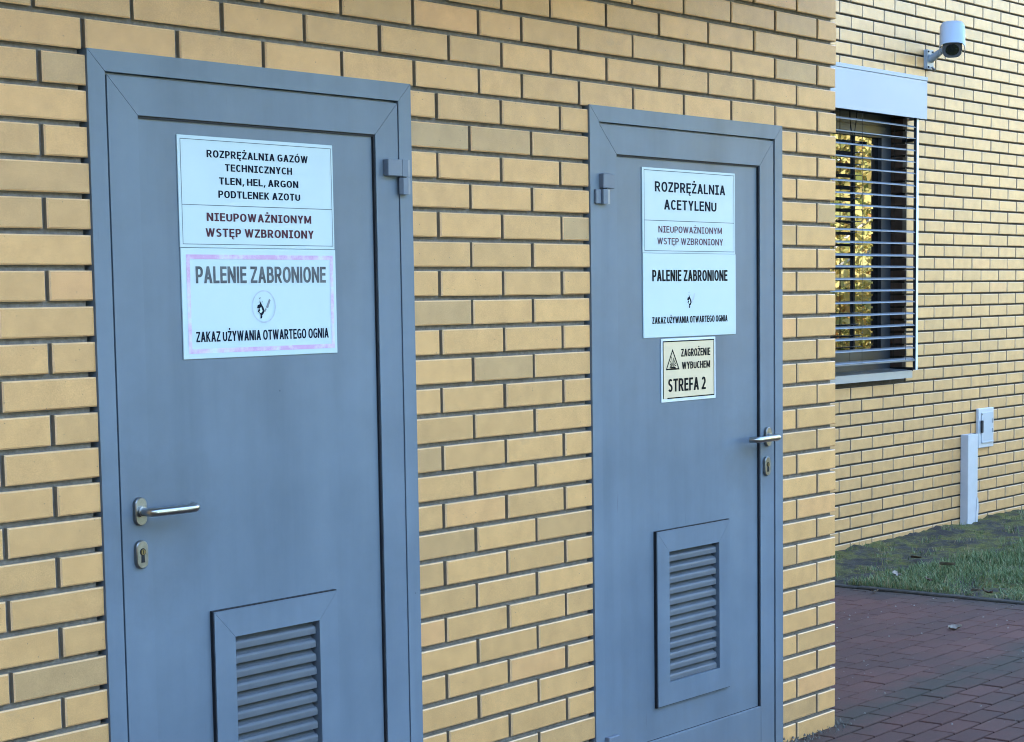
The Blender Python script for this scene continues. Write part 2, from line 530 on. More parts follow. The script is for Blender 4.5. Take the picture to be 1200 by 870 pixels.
def add_brick(mb, mp, u0, u1, w0, w1, dep=0.03, flip=False, sg=0.20):
    if u1-u0 < 0.012 or w1-w0 < 0.006:
        return
    j = lambda s: rnd.uniform(-s, s)
    c = 0.0032
    d = j(0.0009)
    u0 += j(0.0007); u1 += j(0.0007); w0 += j(0.0006); w1 += j(0.0006)
    t1, t2 = j(0.0008), j(0.0008)
    fr = [(u0+c, w0+c, d+t1), (u1-c, w0+c, d+t2), (u1-c, w1-c, d+t2), (u0+c, w1-c, d+t1)]
    ou = [(u0, w0, d-c), (u1, w0, d-c), (u1, w1, d-c), (u0, w1, d-c)]
    ba = [(u0, w0, -dep), (u1, w0, -dep), (u1, w1, -dep), (u0, w1, -dep)]
    vs_ = [mp(*q) for q in fr+ou+ba]
    fs = [(0, 1, 2, 3)]
    for i in range(4):
        k = (i+1) % 4
        fs.append((4+i, 4+k, k, i))
        fs.append((8+i, 8+k, 4+k, 4+i))
    if flip:
        fs = [f[::-1] for f in fs]
    t = min(0.86, max(0.08, rnd.gauss(0.48, sg)))
    if rnd.random() < 0.02 and sg > 0.15: t = rnd.uniform(0.0, 0.10)
    k0 = len(mb.t)
    mb.add(vs_, fs, 0, t)
    for i in range(4):
        mb.t[k0+1+2*i] = 0.92       # edge highlights put into a paler arris tone
        mb.t[k0+2+2*i] = 1.0        # joint shade and mortar smear put into the side tone

def sheet(mb, mp, U0, U1, W0, W1, holes, d, flip=False):
    us = sorted({U0, U1, *[h[0] for h in holes], *[h[1] for h in holes]})
    ws = sorted({W0, W1, *[h[2] for h in holes], *[h[3] for h in holes]})
    us = [u for u in us if U0 <= u <= U1]; ws = [q for q in ws if W0 <= q <= W1]
    for a, b in zip(us, us[1:]):
        for c, e in zip(ws, ws[1:]):
            mu, mw = (a+b)/2, (c+e)/2
            if any(h[0] < mu < h[1] and h[2] < mw < h[3] for h in holes):
                continue
            f = [(0, 1, 2, 3)]
            mb.add([mp(a, c, d), mp(b, c, d), mp(b, e, d), mp(a, e, d)], f if not flip else [f[0][::-1]], 1)

WALL_TOP = 4.31
ANNEX_TOP = 2.83
XC = 1.919            # outer corner of the projecting wall
YB = 2.2685           # face of the set-back wall
XL = -7.985
D1 = (-1.257, -0.235)
D2 = (0.5195, 1.563)
FRAME_TOP = 2.0745

mapA = lambda u, w_, d: (u, -d, w_)
mapR = lambda u, w_, d: (XC + d, u, w_)
mapB = lambda u, w_, d: (u, YB - d, w_)

wallA = MB()
k = -29
for k in range(-11, 27):
    top = GZ - COURSE*k
    bot = top - BH
    odd = k % 2 != 0
    segs = []
    def run(js):
        js = sorted(js)
        for a, b in zip(js, js[1:]):
            segs.append((a + JT/2, b - JT/2))
    if k >= 0:
        s = -1.377 if not odd else -1.508
        js = [D1[0] + JT/2 - 0.0]
        x = s
        while x > XL:
            js.append(x); x -= 0.262
        run(js)
        # bricks run up to the frames
        mids = [D1[1] - JT/2] + ([-0.129, 0.131, 0.391] if not odd else [0.0, 0.260]) + [D2[0] + JT/2]
        run(mids)
        run([D2[1] - JT/2, 1.663 if not odd else 1.796, XC + JT/2])
    else:
        if odd:
            js = [XC + JT/2, 1.796, 1.529, 1.268, 1.006, 0.741, 0.48, 0.225, 0.044]
            x = -0.212
        else:
            js = [XC + JT/2, 1.663, 1.401, 1.139, 0.877, 0.613, 0.353, 0.14]
            x = -0.076
        while x > XL:
            js.append(x); x -= 0.262
        run(js)
    for a, b in segs:
        add_brick(wallA, mapA, a, b, bot, top, 0.118 if b > XC-0.02 else 0.03)
    # return wall at the corner
    y = 0.12 + JT if odd else 0.25 + JT
    while y < YB:
        add_brick(wallA, mapR, y, min(y+0.25, YB), bot, top)
        y += 0.262
sheet(wallA, mapA, XL, XC-0.014, -0.3, ANNEX_TOP, [(D1[0]-0.012, D1[1]+0.010, -0.3, FRAME_TOP+0.004), (D2[0]-0.012, D2[1]+0.010, -0.3, FRAME_TOP+0.004)], -0.014)
sheet(wallA, mapR, 0.014, YB, -0.3, ANNEX_TOP, [], -0.014)

WIN = (5.35, 6.693, 1.035, 2.60)
wallC = MB()  # unseen wing, added to cut the light from the left
WX = -8.0
mapC = lambda u, w_, d: (WX + d, u, w_)
for k in range(-29, 27):
    top = GZ - COURSE*k
    y = -13.0 + (0.131 if k % 2 else 0)
    while y < 0.0:
        add_brick(wallC, mapC, y, min(y+0.25, -0.002), top-BH, top)
        y += 0.262
sheet(wallC, mapC, -13.0, 0.0, -0.3, WALL_TOP, [], -0.014)
wallC.box(WX-6, WX-0.014, -13.0, -12.8, -0.3, WALL_TOP, 1)
wallB = MB()
BX1 = 15.0
for k in range(-28, 28):
    top = GZ + 0.057 - COURSE*k
    bot = top - BH
    odd = k % 2 != 0
    x = 6.9286 + (0.131 if odd else 0) - 0.262*52
    while x < BX1:
        a, b = x + JT/2, x + 0.262 - JT/2
        x += 0.262
        if b < 1.95 and top < ANNEX_TOP: continue
        parts = [(max(a, 1.95) if top < ANNEX_TOP + 0.2 else a, b)]
        if top > WIN[2] and bot < WIN[3]:
            q = []
            for s, e in parts:
                if e <= WIN[0] or s >= WIN[1]: q.append((s, e))
                else:
                    if s < WIN[0]-0.02: q.append((s, WIN[0]))
                    if e > WIN[1]+0.02: q.append((WIN[1], e))
            parts = q
            b0, t0 = bot, top
            for s, e in parts: add_brick(wallB, mapB, s, e, bot, top, sg=0.11)
            continue
        for s, e in parts: add_brick(wallB, mapB, s, e, bot, top, sg=0.11)
sheet(wallB, mapB, XC, BX1, -0.3, WALL_TOP, [WIN], -0.014)
sheet(wallB, mapB, XL, XC, ANNEX_TOP, WALL_TOP, [], -0.014)
# window reveals: brick jambs, soffit and bed
RV = 0.118
reveals = []
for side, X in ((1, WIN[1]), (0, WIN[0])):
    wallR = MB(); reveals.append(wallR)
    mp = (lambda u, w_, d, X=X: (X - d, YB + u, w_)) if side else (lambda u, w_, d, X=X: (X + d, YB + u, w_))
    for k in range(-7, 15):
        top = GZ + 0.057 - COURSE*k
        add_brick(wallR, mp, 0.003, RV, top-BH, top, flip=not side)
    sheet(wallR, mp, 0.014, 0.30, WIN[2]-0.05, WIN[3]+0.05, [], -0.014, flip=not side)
wallB.box(WIN[0], WIN[1], YB+0.01, YB+0.3, WIN[3], WIN[3]+0.05, 1)
wallB.box(WIN[0], WIN[1], YB+0.012, YB+0.3, WIN[2]-0.06, WIN[2]-0.002, 1)

building = empty('brick_building', (0, 0, 0), 'yellow brick building with two grey metal doors and a set-back window wall', 'building')
def bpart(mb, name, mats, label=None, parent=building, **kw):
    o = mb.build(name, mats, None, label, **kw)
    put(o, parent)
    return o
bpart(wallA, 'wall', [M_BRICK, M_MORTAR], 'projecting yellow brick wall holding both doors')
bpart(wallB, 'wall', [M_BRICK_SKYLIT, M_MORTAR_SHADE], 'set-back yellow brick wall with the window')
bpart(wallC, 'wall', [M_BRICK, M_MORTAR], 'unseen brick wing wall added to cut light from the left')
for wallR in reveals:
    bpart(wallR, 'window_reveal', [M_REVEAL, M_MORTAR_SHADE])
bk = MB()
bk.box(WX-6, WX-5.8, -12.7, 11, -0.3, WALL_TOP, 0)
bk.box(BX1-0.2, BX1, YB+0.05, 11, -0.3, WALL_TOP, 0)
bk.box(WX-6, BX1, 10.8, 11, -0.3, WALL_TOP, 0)
bpart(bk, 'back_wall', M_RENDER)
rf = MB()
rf.box(XL-0.05, XC+0.25, -1.15, YB-0.003, ANNEX_TOP+0.002, ANNEX_TOP+0.152, 0, 0.01)
rf.box(WX-6, WX+0.05, -13.05, 11.05, WALL_TOP+0.002, WALL_TOP+0.142, 0, 0.01)
rf.box(WX+0.06, XC+0.04, YB+0.02, 11.05, WALL_TOP, WALL_TOP+0.14, 0, 0.01)
rf.box(XC+0.042, BX1+0.05, YB-0.04, 11.05, WALL_TOP, WALL_TOP+0.14, 0, 0.01)
bpart(rf, 'roof', M_ROOF)
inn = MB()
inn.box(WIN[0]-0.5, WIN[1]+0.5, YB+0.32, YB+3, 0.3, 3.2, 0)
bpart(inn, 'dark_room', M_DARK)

# ------------------------------------------------------------------ doors
def ring(mb, x0, x1, z0, z1, wl, wr, wt, wb, y0, y1, mi=0, gap=0.0006):
    """mitred rectangular frame from four bars; mitre seams are hairline gaps"""
    xi0, xi1, zi0, zi1 = x0+wl, x1-wr, z0+wb, z1-wt
    g = gap
    def bar(poly):
        mb.prism(poly, XZ, y1, y0, mi)
    bar([(x0, z0+ (0 if wb == 0 else 0)), (x0, z1-g), (xi0, zi1-g), (xi0, zi0)])
    bar([(x1, z1-g), (x1, z0), (xi1, zi0), (xi1, zi1-g)])
    bar([(x0+g, z1), (x1-g, z1), (xi1-g, zi1), (xi0+g, zi1)])
    if wb > 0:
        bar([(xi0, zi0), (xi1, zi0), (x1, z0), (x0, z0)])

def door(D, hinge_right, label, vent_x):
    x0, x1 = D
    L0, L1 = x0+0.0532, x1-0.0490 if hinge_right else x1-0.052
    if not hinge_right:
        L0, L1 = x0+0.0490, x1-0.0525
    LT = 2.0225
    LB = 0.012
    top, st = 0.0825, 0.082
    PB = 0.158
    leaf = MB()
    yl = -0.002
    # stiles, top and bottom rails
    px0, px1, pz1 = L0+st, L1-st, LT-top
    g = 0.0007
    leaf.prism([(L0, LB), (L0, LT-g), (px0, pz1-g), (px0, LB)], XZ, 0.05, yl)
    leaf.prism([(L1, LT-g), (L1, LB), (px1, LB), (px1, pz1-g)], XZ, 0.05, yl)
    leaf.prism([(L0+g, LT), (L1-g, LT), (px1-g, pz1), (px0+g, pz1)], XZ, 0.05, yl)
    leaf.box(px0+0.0006, px1-0.0006, yl, 0.05, LB, PB, 0, 0.0012)
    # backing behind the leaf gaps
    dobj = leaf.build('door', M_DOOR, None, label, recalc=True)
    put(dobj, building)
    def sub(mb, name, mats, **kw):
        o = mb.build(name, mats, None, **kw)
        o.parent = dobj
        o.matrix_parent_inverse = Matrix.Identity(4)
        return o
    pn = MB()
    h0, h1, hz0, hz1 = vent_x+0.055, vent_x+0.3495, 0.318, 0.745
    sheet(pn, lambda a, b, d: (a, -d, b), px0-0.01, px1+0.01, PB-0.01, pz1+0.01, [(h0, h1, hz0, hz1)], -0.008)
    pn.m = [0]*len(pn.m)
    sub(pn, 'panel', M_PANEL)
    # black seal between panel and profiles
    gs = MB()
    q = 0.0045
    gs.box(px0, px0+0.0015, 0.0025, 0.009, PB, pz1, 0)
    gs.box(px1-q, px1, 0.0015, 0.009, PB, pz1, 0)
    gs.box(px0+0.0015, px1-q, 0.0025, 0.009, pz1-0.0055, pz1, 0)
    gs.box(px0+0.0015, px1-q, 0.006, 0.009, PB, PB+0.0012, 0)
    sub(gs, 'seal', M_GASKET)
    # frame
    fr = MB()
    yf = -0.0045
    wf = 0.0465
    ring(fr, x0, x1, 0.0, FRAME_TOP, wf, wf, 0.0455, 0, yf, 0.06)
    sub(fr, 'frame', M_FRAME, recalc=True)
    rb = MB()
    rb.box(x0+0.03, x1-0.03, 0.052, 0.07, 0.0, FRAME_TOP-0.02, 0)
    rb.box(x0+wf, x1-wf, 0.012, 0.05, LT+0.0012, FRAME_TOP-0.0465, 1)
    sub(rb, 'rebate', [M_GASKET, M_FRAME])
    # ventilation grille
    v0, v1, vz0, vz1 = vent_x, vent_x+0.4045, 0.2585, 0.8035
    bw = 0.0635
    vg = MB()
    ring(vg, v0, v1, vz0, vz1, bw, bw, bw+0.003, bw+0.006, -0.0045, 0.002, 0, 0.0004)
    # bevelled inner lip
    i0, i1, iz0, iz1 = v0+bw, v1-bw, vz0+bw+0.006, vz1-bw-0.003
    th = 0.002
    vg.box(i0-th, i0, 0.002, 0.03, iz0, iz1, 0)
    vg.box(i1, i1+th, 0.002, 0.03, iz0, iz1, 0)
    vg.box(i0, i1, 0.002, 0.03, iz1, iz1+th, 0)
    vg.box(i0, i1, 0.002, 0.03, iz0-th, iz0, 0)
    sub(vg, 'vent_frame', M_DOOR, recalc=True)
    vs_ = MB()
    e = 0.0025
    vs_.box(v0-e, v0+0.02, -0.001, 0.0079, vz0-e, vz1+e, 0)
    vs_.box(v1-0.02, v1+0.0008, -0.001, 0.0079, vz0-e, vz1+e, 0)
    vs_.box(v0+0.02, v1-0.02, -0.001, 0.0079, vz1-0.02, vz1+e, 0)
    vs_.box(v0+0.02, v1-0.02, -0.001, 0.0079, vz0-e, vz0+0.02, 0)
    sub(vs_, 'vent_seal', M_GASKET)
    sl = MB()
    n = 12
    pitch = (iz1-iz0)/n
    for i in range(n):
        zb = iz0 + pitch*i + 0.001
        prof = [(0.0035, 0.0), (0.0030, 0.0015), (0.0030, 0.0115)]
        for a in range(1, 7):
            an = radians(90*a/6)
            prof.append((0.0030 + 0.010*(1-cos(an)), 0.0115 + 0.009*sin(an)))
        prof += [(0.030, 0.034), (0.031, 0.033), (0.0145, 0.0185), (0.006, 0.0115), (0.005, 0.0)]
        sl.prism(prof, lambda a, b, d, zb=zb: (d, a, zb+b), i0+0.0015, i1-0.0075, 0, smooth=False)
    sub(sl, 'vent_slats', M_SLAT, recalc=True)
    bkv2 = MB()
    bkv2.box(i0-0.004, i1+0.004, 0.040, 0.046, iz0-0.004, iz1+0.004, 0)
    sub(bkv2, 'vent_cavity', M_DARK)
    # hinges
    for zt in (1.880, 0.2185):
        hg = MB()
        if hinge_right:
            hg.box(-0.340, -0.286, -0.0205, yl, zt-0.0425, zt, 0, 0.002)
            hg.prism([(-0.287, -0.021), (-0.270, -0.0235), (-0.2605, -0.021), (-0.2605, -0.0046), (-0.287, -0.0046)],
                     lambda a, b, d: (a, b, d), zt-0.0425, zt, 0)
            hg.prism([(-0.2915, -0.012), (-0.286, -0.0215), (-0.270, -0.0235), (-0.2605, -0.021), (-0.2605, -0.0046), (-0.2795, -0.0046)],
                     lambda a, b, d: (a, b, d), zt-0.0875, zt-0.0455, 0)
            hg.tube([(-0.275, -0.013, zt-0.046), (-0.275, -0.013, zt-0.042)], 0.007, 10, 1)
        else:
            hg.box(0.5625, 0.617, -0.0205, yl, zt-0.0425, zt, 0, 0.002)
            hg.box(0.537, 0.5615, -0.0125, yf, zt-0.0875, zt-0.0455, 0, 0.002)
            hg.prism([(0.562, -0.020), (0.578, -0.0235), (0.593, -0.020), (0.593, -0.0046), (0.562, -0.0046)],
                     lambda a, b, d: (a, b, d), zt-0.0875, zt-0.0455, 0)
            hg.tube([(0.578, -0.013, zt-0.046), (0.578, -0.013, zt-0.042)], 0.007, 10, 1)
        sub(hg, 'hinge', [M_HINGE, M_GASKET], recalc=True)
    # lever handle on an oval rose, cylinder rose beneath
    s = 1 if hinge_right else -1
    hx = -1.156 if hinge_right else 1.466
    hz = 1.062 if hinge_right else 1.056
    rose = MB()
    def oval(mb, cx, cz, w_, h_, mi=0):
        mb.prism(stadium(cx, cz, w_, h_), XZ, yl, -0.0105, mi, smooth=True)
        a = stadium(cx, cz, w_, h_); b = stadium(cx, cz, w_-0.004, h_-0.004)
        n_ = len(a)
        vv = [XZ(p_, q_, -0.0105) for p_, q_ in a] + [XZ(p_, q_, -0.0125) for p_, q_ in b]
        mb.add(vv, [(i, (i+1) % n_, n_+(i+1) % n_, n_+i) for i in range(n_)], mi, 0.5, True)
        mb.add(vv[n_:], [tuple(range(n_))], mi)
    oval(rose, hx, hz, 0.033, 0.064)
    sub(rose, 'handle_rose', M_STEEL_D, recalc=True)
    hd = MB()
    pts = [(hx, -0.010, hz), (hx, -0.036, hz)]
    R_ = 0.018
    for i in range(1, 7):
        an = radians(90*i/6)
        pts.append((hx + s*R_*(1-cos(an)), -0.036 - R_*sin(an), hz))
    pts.append((hx + s*0.100, -0.054, hz-0.0005))
    R2 = 0.022
    for i in range(1, 7):
        an = radians(80*i/6)
        pts.append((hx + s*(0.112 + R2*sin(an)), -0.054 + R2*(1-cos(an)), hz-0.0005))
    pts.append((hx + s*0.1365, -0.025, hz-0.0005))
    hd.tube(pts, 0.0098, 18, 0)
    hd.tube([(hx, -0.0125, hz), (hx, -0.019, hz)], 0.0125, 18, 0)
    sub(hd, 'handle', M_STEEL, recalc=True)
    lk = MB()
    lx, lz = hx - (0.0005 if hinge_right else 0.007), hz-0.097
    oval(lk, lx, lz, 0.033, 0.064)
    sub(lk, 'lock_plate', M_STEEL_D, recalc=True)
    cy = MB()
    kp = [(lx + 0.0085*cos(radians(a)), lz+0.006 + 0.0085*sin(radians(a))) for a in range(-60, 241, 20)]
    kp += [(lx-0.005, lz-0.018), (lx+0.005, lz-0.018)]
    cy.prism(kp, XZ, -0.0124, -0.0131, 0)
    cy.tube([(lx, -0.0130, lz+0.006), (lx, -0.0150, lz+0.006)], 0.0062, 16, 1)
    cy.box(lx-0.0008, lx+0.0008, -0.0156, -0.0149, lz+0.002, lz+0.010, 0)
    sub(cy, 'lock_cylinder', [M_DARK, M_KEY], recalc=True)
    return dobj

door(D1, True, 'wide grey metal door nearest the viewer, lever handle at its left', -0.9455)
door(D2, False, 'grey metal door near the building corner, lever handle at its right', 0.8375)

# ------------------------------------------------------------------ lettering
def arc(cx, cz, rx, rz, a0, a1, n=9, pw=0.88):
    out = []
    for i in range(n+1):
        an = radians(a0 + (a1-a0)*i/n)
        c_, s_ = cos(an), sin(an)
        out.append((cx + rx*math.copysign(abs(c_)**pw, c_), cz + rz*math.copysign(abs(s_)**pw, s_)))
    return out

# each letter: width, then pieces on a 0..1 grid of stroke centres:
# V x [z0 z1] upright, H z [x0 x1] level, D x0 z0 x1 z1 slanted (cut level), C a smooth curve
GLYPH = {
    'A': (0.78, [('D', 0, 0, .5, 1), ('D', 1, 0, .5, 1), ('H', .27, .18, .82)]),
    'B': (0.70, [('V', 0), ('C', [(0, 1), (.45, 1)] + arc(.50, .77, .38, .23, 80, -80) + [(.45, .54), (0, .54)]), ('C', [(0, .54), (.45, .54)] + arc(.55, .27, .45, .27, 80, -80) + [(.45, 0), (0, 0)])]),
    'C': (0.68, [('C', arc(.56, .5, .56, .5, 42, 318, 20))]),
    'D': (0.76, [('V', 0), ('C', [(0, 1), (.35, 1)] + arc(.40, .5, .60, .5, 84, -84, 16) + [(.35, 0), (0, 0)])]),
    'E': (0.62, [('V', 0), ('H', 1), ('H', .53, 0, .94), ('H', 0)]),
    'F': (0.59, [('V', 0), ('H', 1), ('H', .50, 0, .92)]),
    'G': (0.76, [('C', arc(.54, .5, .54, .5, 45, 318, 20)), ('V', 1, .08, .5), ('H', .47, .52, 1)]),
    'H': (0.76, [('V', 0), ('V', 1), ('H', .53)]),
    'K': (0.74, [('V', 0), ('D', 1, 1, .02, .38), ('D', .30, .56, 1, 0)]),
    'L': (0.58, [('V', 0), ('H', 0)]),
    'M': (0.92, [('V', 0), ('V', 1), ('D', 0, 1, .5, .12), ('D', 1, 1, .5, .12)]),
    'N': (0.78, [('V', 0), ('V', 1), ('D', 0, 1, 1, 0)]),
    'O': (0.80, [('C', arc(.5, .5, .5, .5, 90, 450, 32))]),
    'P': (0.68, [('V', 0), ('C', [(0, 1), (.45, 1)] + arc(.52, .71, .48, .29, 80, -80) + [(.45, .42), (0, .42)])]),
    'R': (0.74, [('V', 0), ('C', [(0, 1), (.42, 1)] + arc(.48, .73, .44, .27, 80, -80) + [(.42, .46), (0, .46)]), ('D', .46, .46, 1, 0)]),
    'S': (0.66, [('C', [(.93, .88), (.86, .93), (.70, .98), (.50, 1), (.28, .98), (.12, .91), (.05, .80), (.07, .70), (.16, .62), (.34, .56), (.52, .52), (.72, .46), (.88, .39), (.96, .30), (.96, .19), (.88, .09), (.72, .02), (.50, 0), (.28, .01), (.11, .06), (.02, .12)])]),
    'T': (0.68, [('H', 1), ('V', .5)]),
    'U': (0.75, [('C', [(0, 1), (0, .6)] + arc(.5, .36, .5, .36, 180, 360, 14) + [(1, .6), (1, 1)])]),
    'W': (1.12, [('D', 0, 1, .25, 0), ('D', .5, 1, .25, 0), ('D', .5, 1, .75, 0), ('D', 1, 1, .75, 0)]),
    'Y': (0.74, [('D', 0, 1, .5, .42), ('D', 1, 1, .5, .42), ('V', .5, 0, .50)]),
    'Z': (0.66, [('H', 1), ('H', 0), ('D', 0.02, 0, .98, 1)]),
    '2': (0.64, [('C', arc(.5, .70, .46, .30, 160, -25, 12) + [(.70, .44), (.40, .22), (.10, .02)]), ('H', 0)]),
}
ACCENT = {'Ż': ('Z', 'dot'), 'Ź': ('Z', 'acute'), 'Ó': ('O', 'acute'), 'Ę': ('E', 'tail')}

def letters(par, body, x0, x1, zb, cap, y, mat, stem=0.2, bar=0.16, serif_i=False, gap=0.15):
    """flat printed capitals; the line is stretched to run from x0 to x1"""
    mb = MB()
    lay, pos = [], 0.0
    for ch in body:
        base, acc = ACCENT.get(ch, (ch, None))
        if ch == ' ':
            pos += 0.30; continue
        if ch == ',':
            lay.append((ch, pos, 0.20, None)); pos += 0.20 + gap; continue
        w_ = (0.54 if serif_i else stem*1.15) if base == 'I' else GLYPH[base][0]
        lay.append((base, pos, w_, acc)); pos += w_ + gap
    k_ = (x1-x0)/(pos-gap)                  # metres per unit of width
    tv, th = stem*k_, bar*cap
    lvl = [0]
    def poly(pts):
        yy = y - lvl[0]*0.00003
        lvl[0] = (lvl[0]+1) % 7
        mb.add([(a_, yy, b_) for a_, b_ in pts], [tuple(range(len(pts)))])
    def curve(pl, w0=None, h0=None):
        w0, h0 = w0 or tv, h0 or th
        n_ = len(pl)
        closed = (Vector(pl[0])-Vector(pl[-1])).length < 1e-6
        L_, R_ = [], []
        for i in range(n_):
            a_ = pl[i-1] if i > 0 else (pl[-2] if closed else pl[0])
            b_ = pl[i+1] if i < n_-1 else (pl[1] if closed else pl[-1])
            d = Vector(((b_[0]-a_[0])/w0, (b_[1]-a_[1])/h0))
            d = d.normalized() if d.length > 1e-9 else Vector((1, 0))
            off = Vector((-d.y*w0/2, d.x*h0/2))
            L_.append((pl[i][0]+off.x, pl[i][1]+off.y)); R_.append((pl[i][0]-off.x, pl[i][1]-off.y))
        yy = y - lvl[0]*0.00003
        lvl[0] = (lvl[0]+1) % 7
        vv = [(a_, yy, b_) for a_, b_ in L_] + [(a_, yy, b_) for a_, b_ in R_]
        mb.add(vv, [(n_+i, n_+i+1, i+1, i) for i in range(n_-1)])
    for base, p0, w_, acc in lay:
        X0, Wd = x0 + p0*k_, w_*k_
        fx = lambda a_: X0 + tv/2 + a_*(Wd-tv)
        fz = lambda b_: zb + th/2 + b_*(cap-th)
        if base == ',':
            poly([(X0, zb-cap*.18), (X0+tv*.6, zb-cap*.18), (X0+tv*1.25, zb+th*1.1), (X0+tv*.25, zb+th*1.1)])
            continue
        if base == 'I':
            xm = X0 + Wd/2
            poly([(xm-tv/2, zb), (xm+tv/2, zb), (xm+tv/2, zb+cap), (xm-tv/2, zb+cap)])
            if serif_i:
                for z_ in (zb, zb+cap-th):
                    poly([(X0, z_), (X0+Wd, z_), (X0+Wd, z_+th), (X0, z_+th)])
            continue
        for pc_ in GLYPH[base][1]:
            if pc_[0] == 'V':
                za, zc = (pc_[2], pc_[3]) if len(pc_) > 2 else (0, 1)
                z0_, z1_ = zb + za*cap, zb + zc*cap
                xm = fx(pc_[1])
                poly([(xm-tv/2, z0_), (xm+tv/2, z0_), (xm+tv/2, z1_), (xm-tv/2, z1_)])
            elif pc_[0] == 'H':
                xa, xb = (pc_[2], pc_[3]) if len(pc_) > 2 else (0, 1)
                zm = fz(pc_[1])
                xa, xb = X0 + xa*Wd, X0 + xb*Wd
                poly([(xa, zm-th/2), (xb, zm-th/2), (xb, zm+th/2), (xa, zm+th/2)])
            elif pc_[0] == 'D':
                _, xa, za, xb, zc = pc_
                wq = tv*1.06
                if base in 'WM': wq = tv*0.92
                pa, pb = fx(xa), fx(xb)
                qa, qb = zb + za*cap, zb + zc*cap
                if base == 'Z': qa, qb = zb+th*0.9, zb+cap-th*0.9
                if qa > qb: pa, pb, qa, qb = pb, pa, qb, qa
                poly([(pa-wq/2, qa), (pa+wq/2, qa), (pb+wq/2, qb), (pb-wq/2, qb)])
            else:
                curve([(fx(a_), fz(b_)) for a_, b_ in pc_[1]])
        xm = X0 + Wd/2
        if acc == 'dot':
            poly([(xm-tv*.55, zb+cap*1.10), (xm+tv*.55, zb+cap*1.10), (xm+tv*.55, zb+cap*1.10+th*1.1), (xm-tv*.55, zb+cap*1.10+th*1.1)])
        elif acc == 'acute':
            poly([(xm-tv*.5, zb+cap*1.07), (xm+tv*.1, zb+cap*1.07), (xm+tv*1.1, zb+cap*1.27), (xm+tv*.1, zb+cap*1.27)])
        elif acc == 'tail':
            xr = X0 + Wd
            curve([(xr-tv*.8, zb+th*.2), (xr-tv*1.15, zb-cap*.08), (xr-tv*1.1, zb-cap*.16), (xr-tv*.8, zb-cap*.20), (xr-tv*.2, zb-cap*.19)], tv*.7, th*.7)
    sub_of(par, mb, 'lettering', mat)

def outline(mb, x0, x1, z0, z1, wd, y, mi=0):
    mb.add([(x0,y,z0),(x1,y,z0),(x1,y,z0+wd),(x0,y,z0+wd)], [(0,1,2,3)], mi)
    mb.add([(x0,y,z1-wd),(x1,y,z1-wd),(x1,y,z1),(x0,y,z1)], [(0,1,2,3)], mi)
    mb.add([(x0,y,z0+wd),(x0+wd,y,z0+wd),(x0+wd,y,z1-wd),(x0,y,z1-wd)], [(0,1,2,3)], mi)
    mb.add([(x1-wd,y,z0+wd),(x1,y,z0+wd),(x1,y,z1-wd),(x1-wd,y,z1-wd)], [(0,1,2,3)], mi)

def hline(mb, x0, x1, z, wd, y, mi=0):
    mb.add([(x0,y,z),(x1,y,z),(x1,y,z+wd),(x0,y,z+wd)], [(0,1,2,3)], mi)

def sign(name, label, x0, x1, z0, z1, yf=0.0045, mat=M_WHITE, tilt=0.0):
    mb = MB()
    mb.box(x0, x1, yf, 0.0078, z0, z1, 0, 0.0008)
    o = mb.build(name, mat, None, label, 'sign')
    return o, yf

def sub_of(o, mb, name, mat, **kw):
    c = mb.build(name, mat, None, **kw)
    c.parent = o
    return c

def quad(mb, pts, y, mi=0):
    mb.add([(a, y, b) for a, b in pts], [tuple(range(len(pts)))], mi)

def flame_pictogram(mb, cx, cz, r, y, mi_dark, mi_mid):
    """burning match: flame at left, stick leaning to the right"""
    k_ = r
    fl = [(-0.28, -0.62), (-0.10, -0.52), (0.05, -0.30), (-0.05, -0.05), (-0.18, 0.12), (-0.38, 0.42), (-0.36, 0.16), (-0.56, 0.10), (-0.62, -0.10), (-0.44, -0.12), (-0.58, -0.34), (-0.42, -0.40)]
    inner = [(-0.30, -0.44), (-0.14, -0.30), (-0.26, -0.02), (-0.42, -0.14), (-0.34, -0.24), (-0.44, -0.32)]
    quad(mb, [(cx+a*k_, cz+b*k_) for a, b in fl], y, mi_dark)
    quad(mb, [(cx+a*k_, cz+b*k_) for a, b in inner], y-0.0001, 2)
    quad(mb, [(cx-0.36*k_, cz-0.78*k_), (cx-0.22*k_, cz-0.78*k_), (cx-0.16*k_, cz-0.60*k_), (cx-0.32*k_, cz-0.58*k_)], y-0.0001, mi_dark)
    quad(mb, [(cx+0.0*k_, cz-0.30*k_), (cx+0.10*k_, cz-0.36*k_), (cx+0.24*k_, cz-0.16*k_), (cx+0.14*k_, cz-0.10*k_)], y-0.0001, mi_mid)
    quad(mb, [(cx+0.16*k_, cz-0.06*k_), (cx+0.36*k_, cz-0.12*k_), (cx+0.60*k_, cz+0.42*k_), (cx+0.46*k_, cz+0.50*k_)], y-0.0001, mi_mid)
    quad(mb, [(cx-0.40*k_, cz+0.50*k_), (cx-0.34*k_, cz+0.48*k_), (cx-0.30*k_, cz+0.62*k_), (cx-0.36*k_, cz+0.60*k_)], y-0.0001, mi_dark)
    quad(mb, [(cx-0.20*k_, cz+0.26*k_), (cx-0.15*k_, cz+0.26*k_), (cx-0.12*k_, cz+0.38*k_), (cx-0.18*k_, cz+0.38*k_)], y-0.0001, mi_mid)

def annulus(mb, cx, cz, r0, r1, y, mi=0, n=48):
    vs_ = []
    for i in range(n):
        a = 2*pi*i/n
        vs_ += [(cx+r0*cos(a), y, cz+r0*sin(a)), (cx+r1*cos(a), y, cz+r1*sin(a))]
    mb.add(vs_, [(2*i, 2*i+1, (2*i+3) % (2*n), (2*i+2) % (2*n)) for i in range(n)], mi)

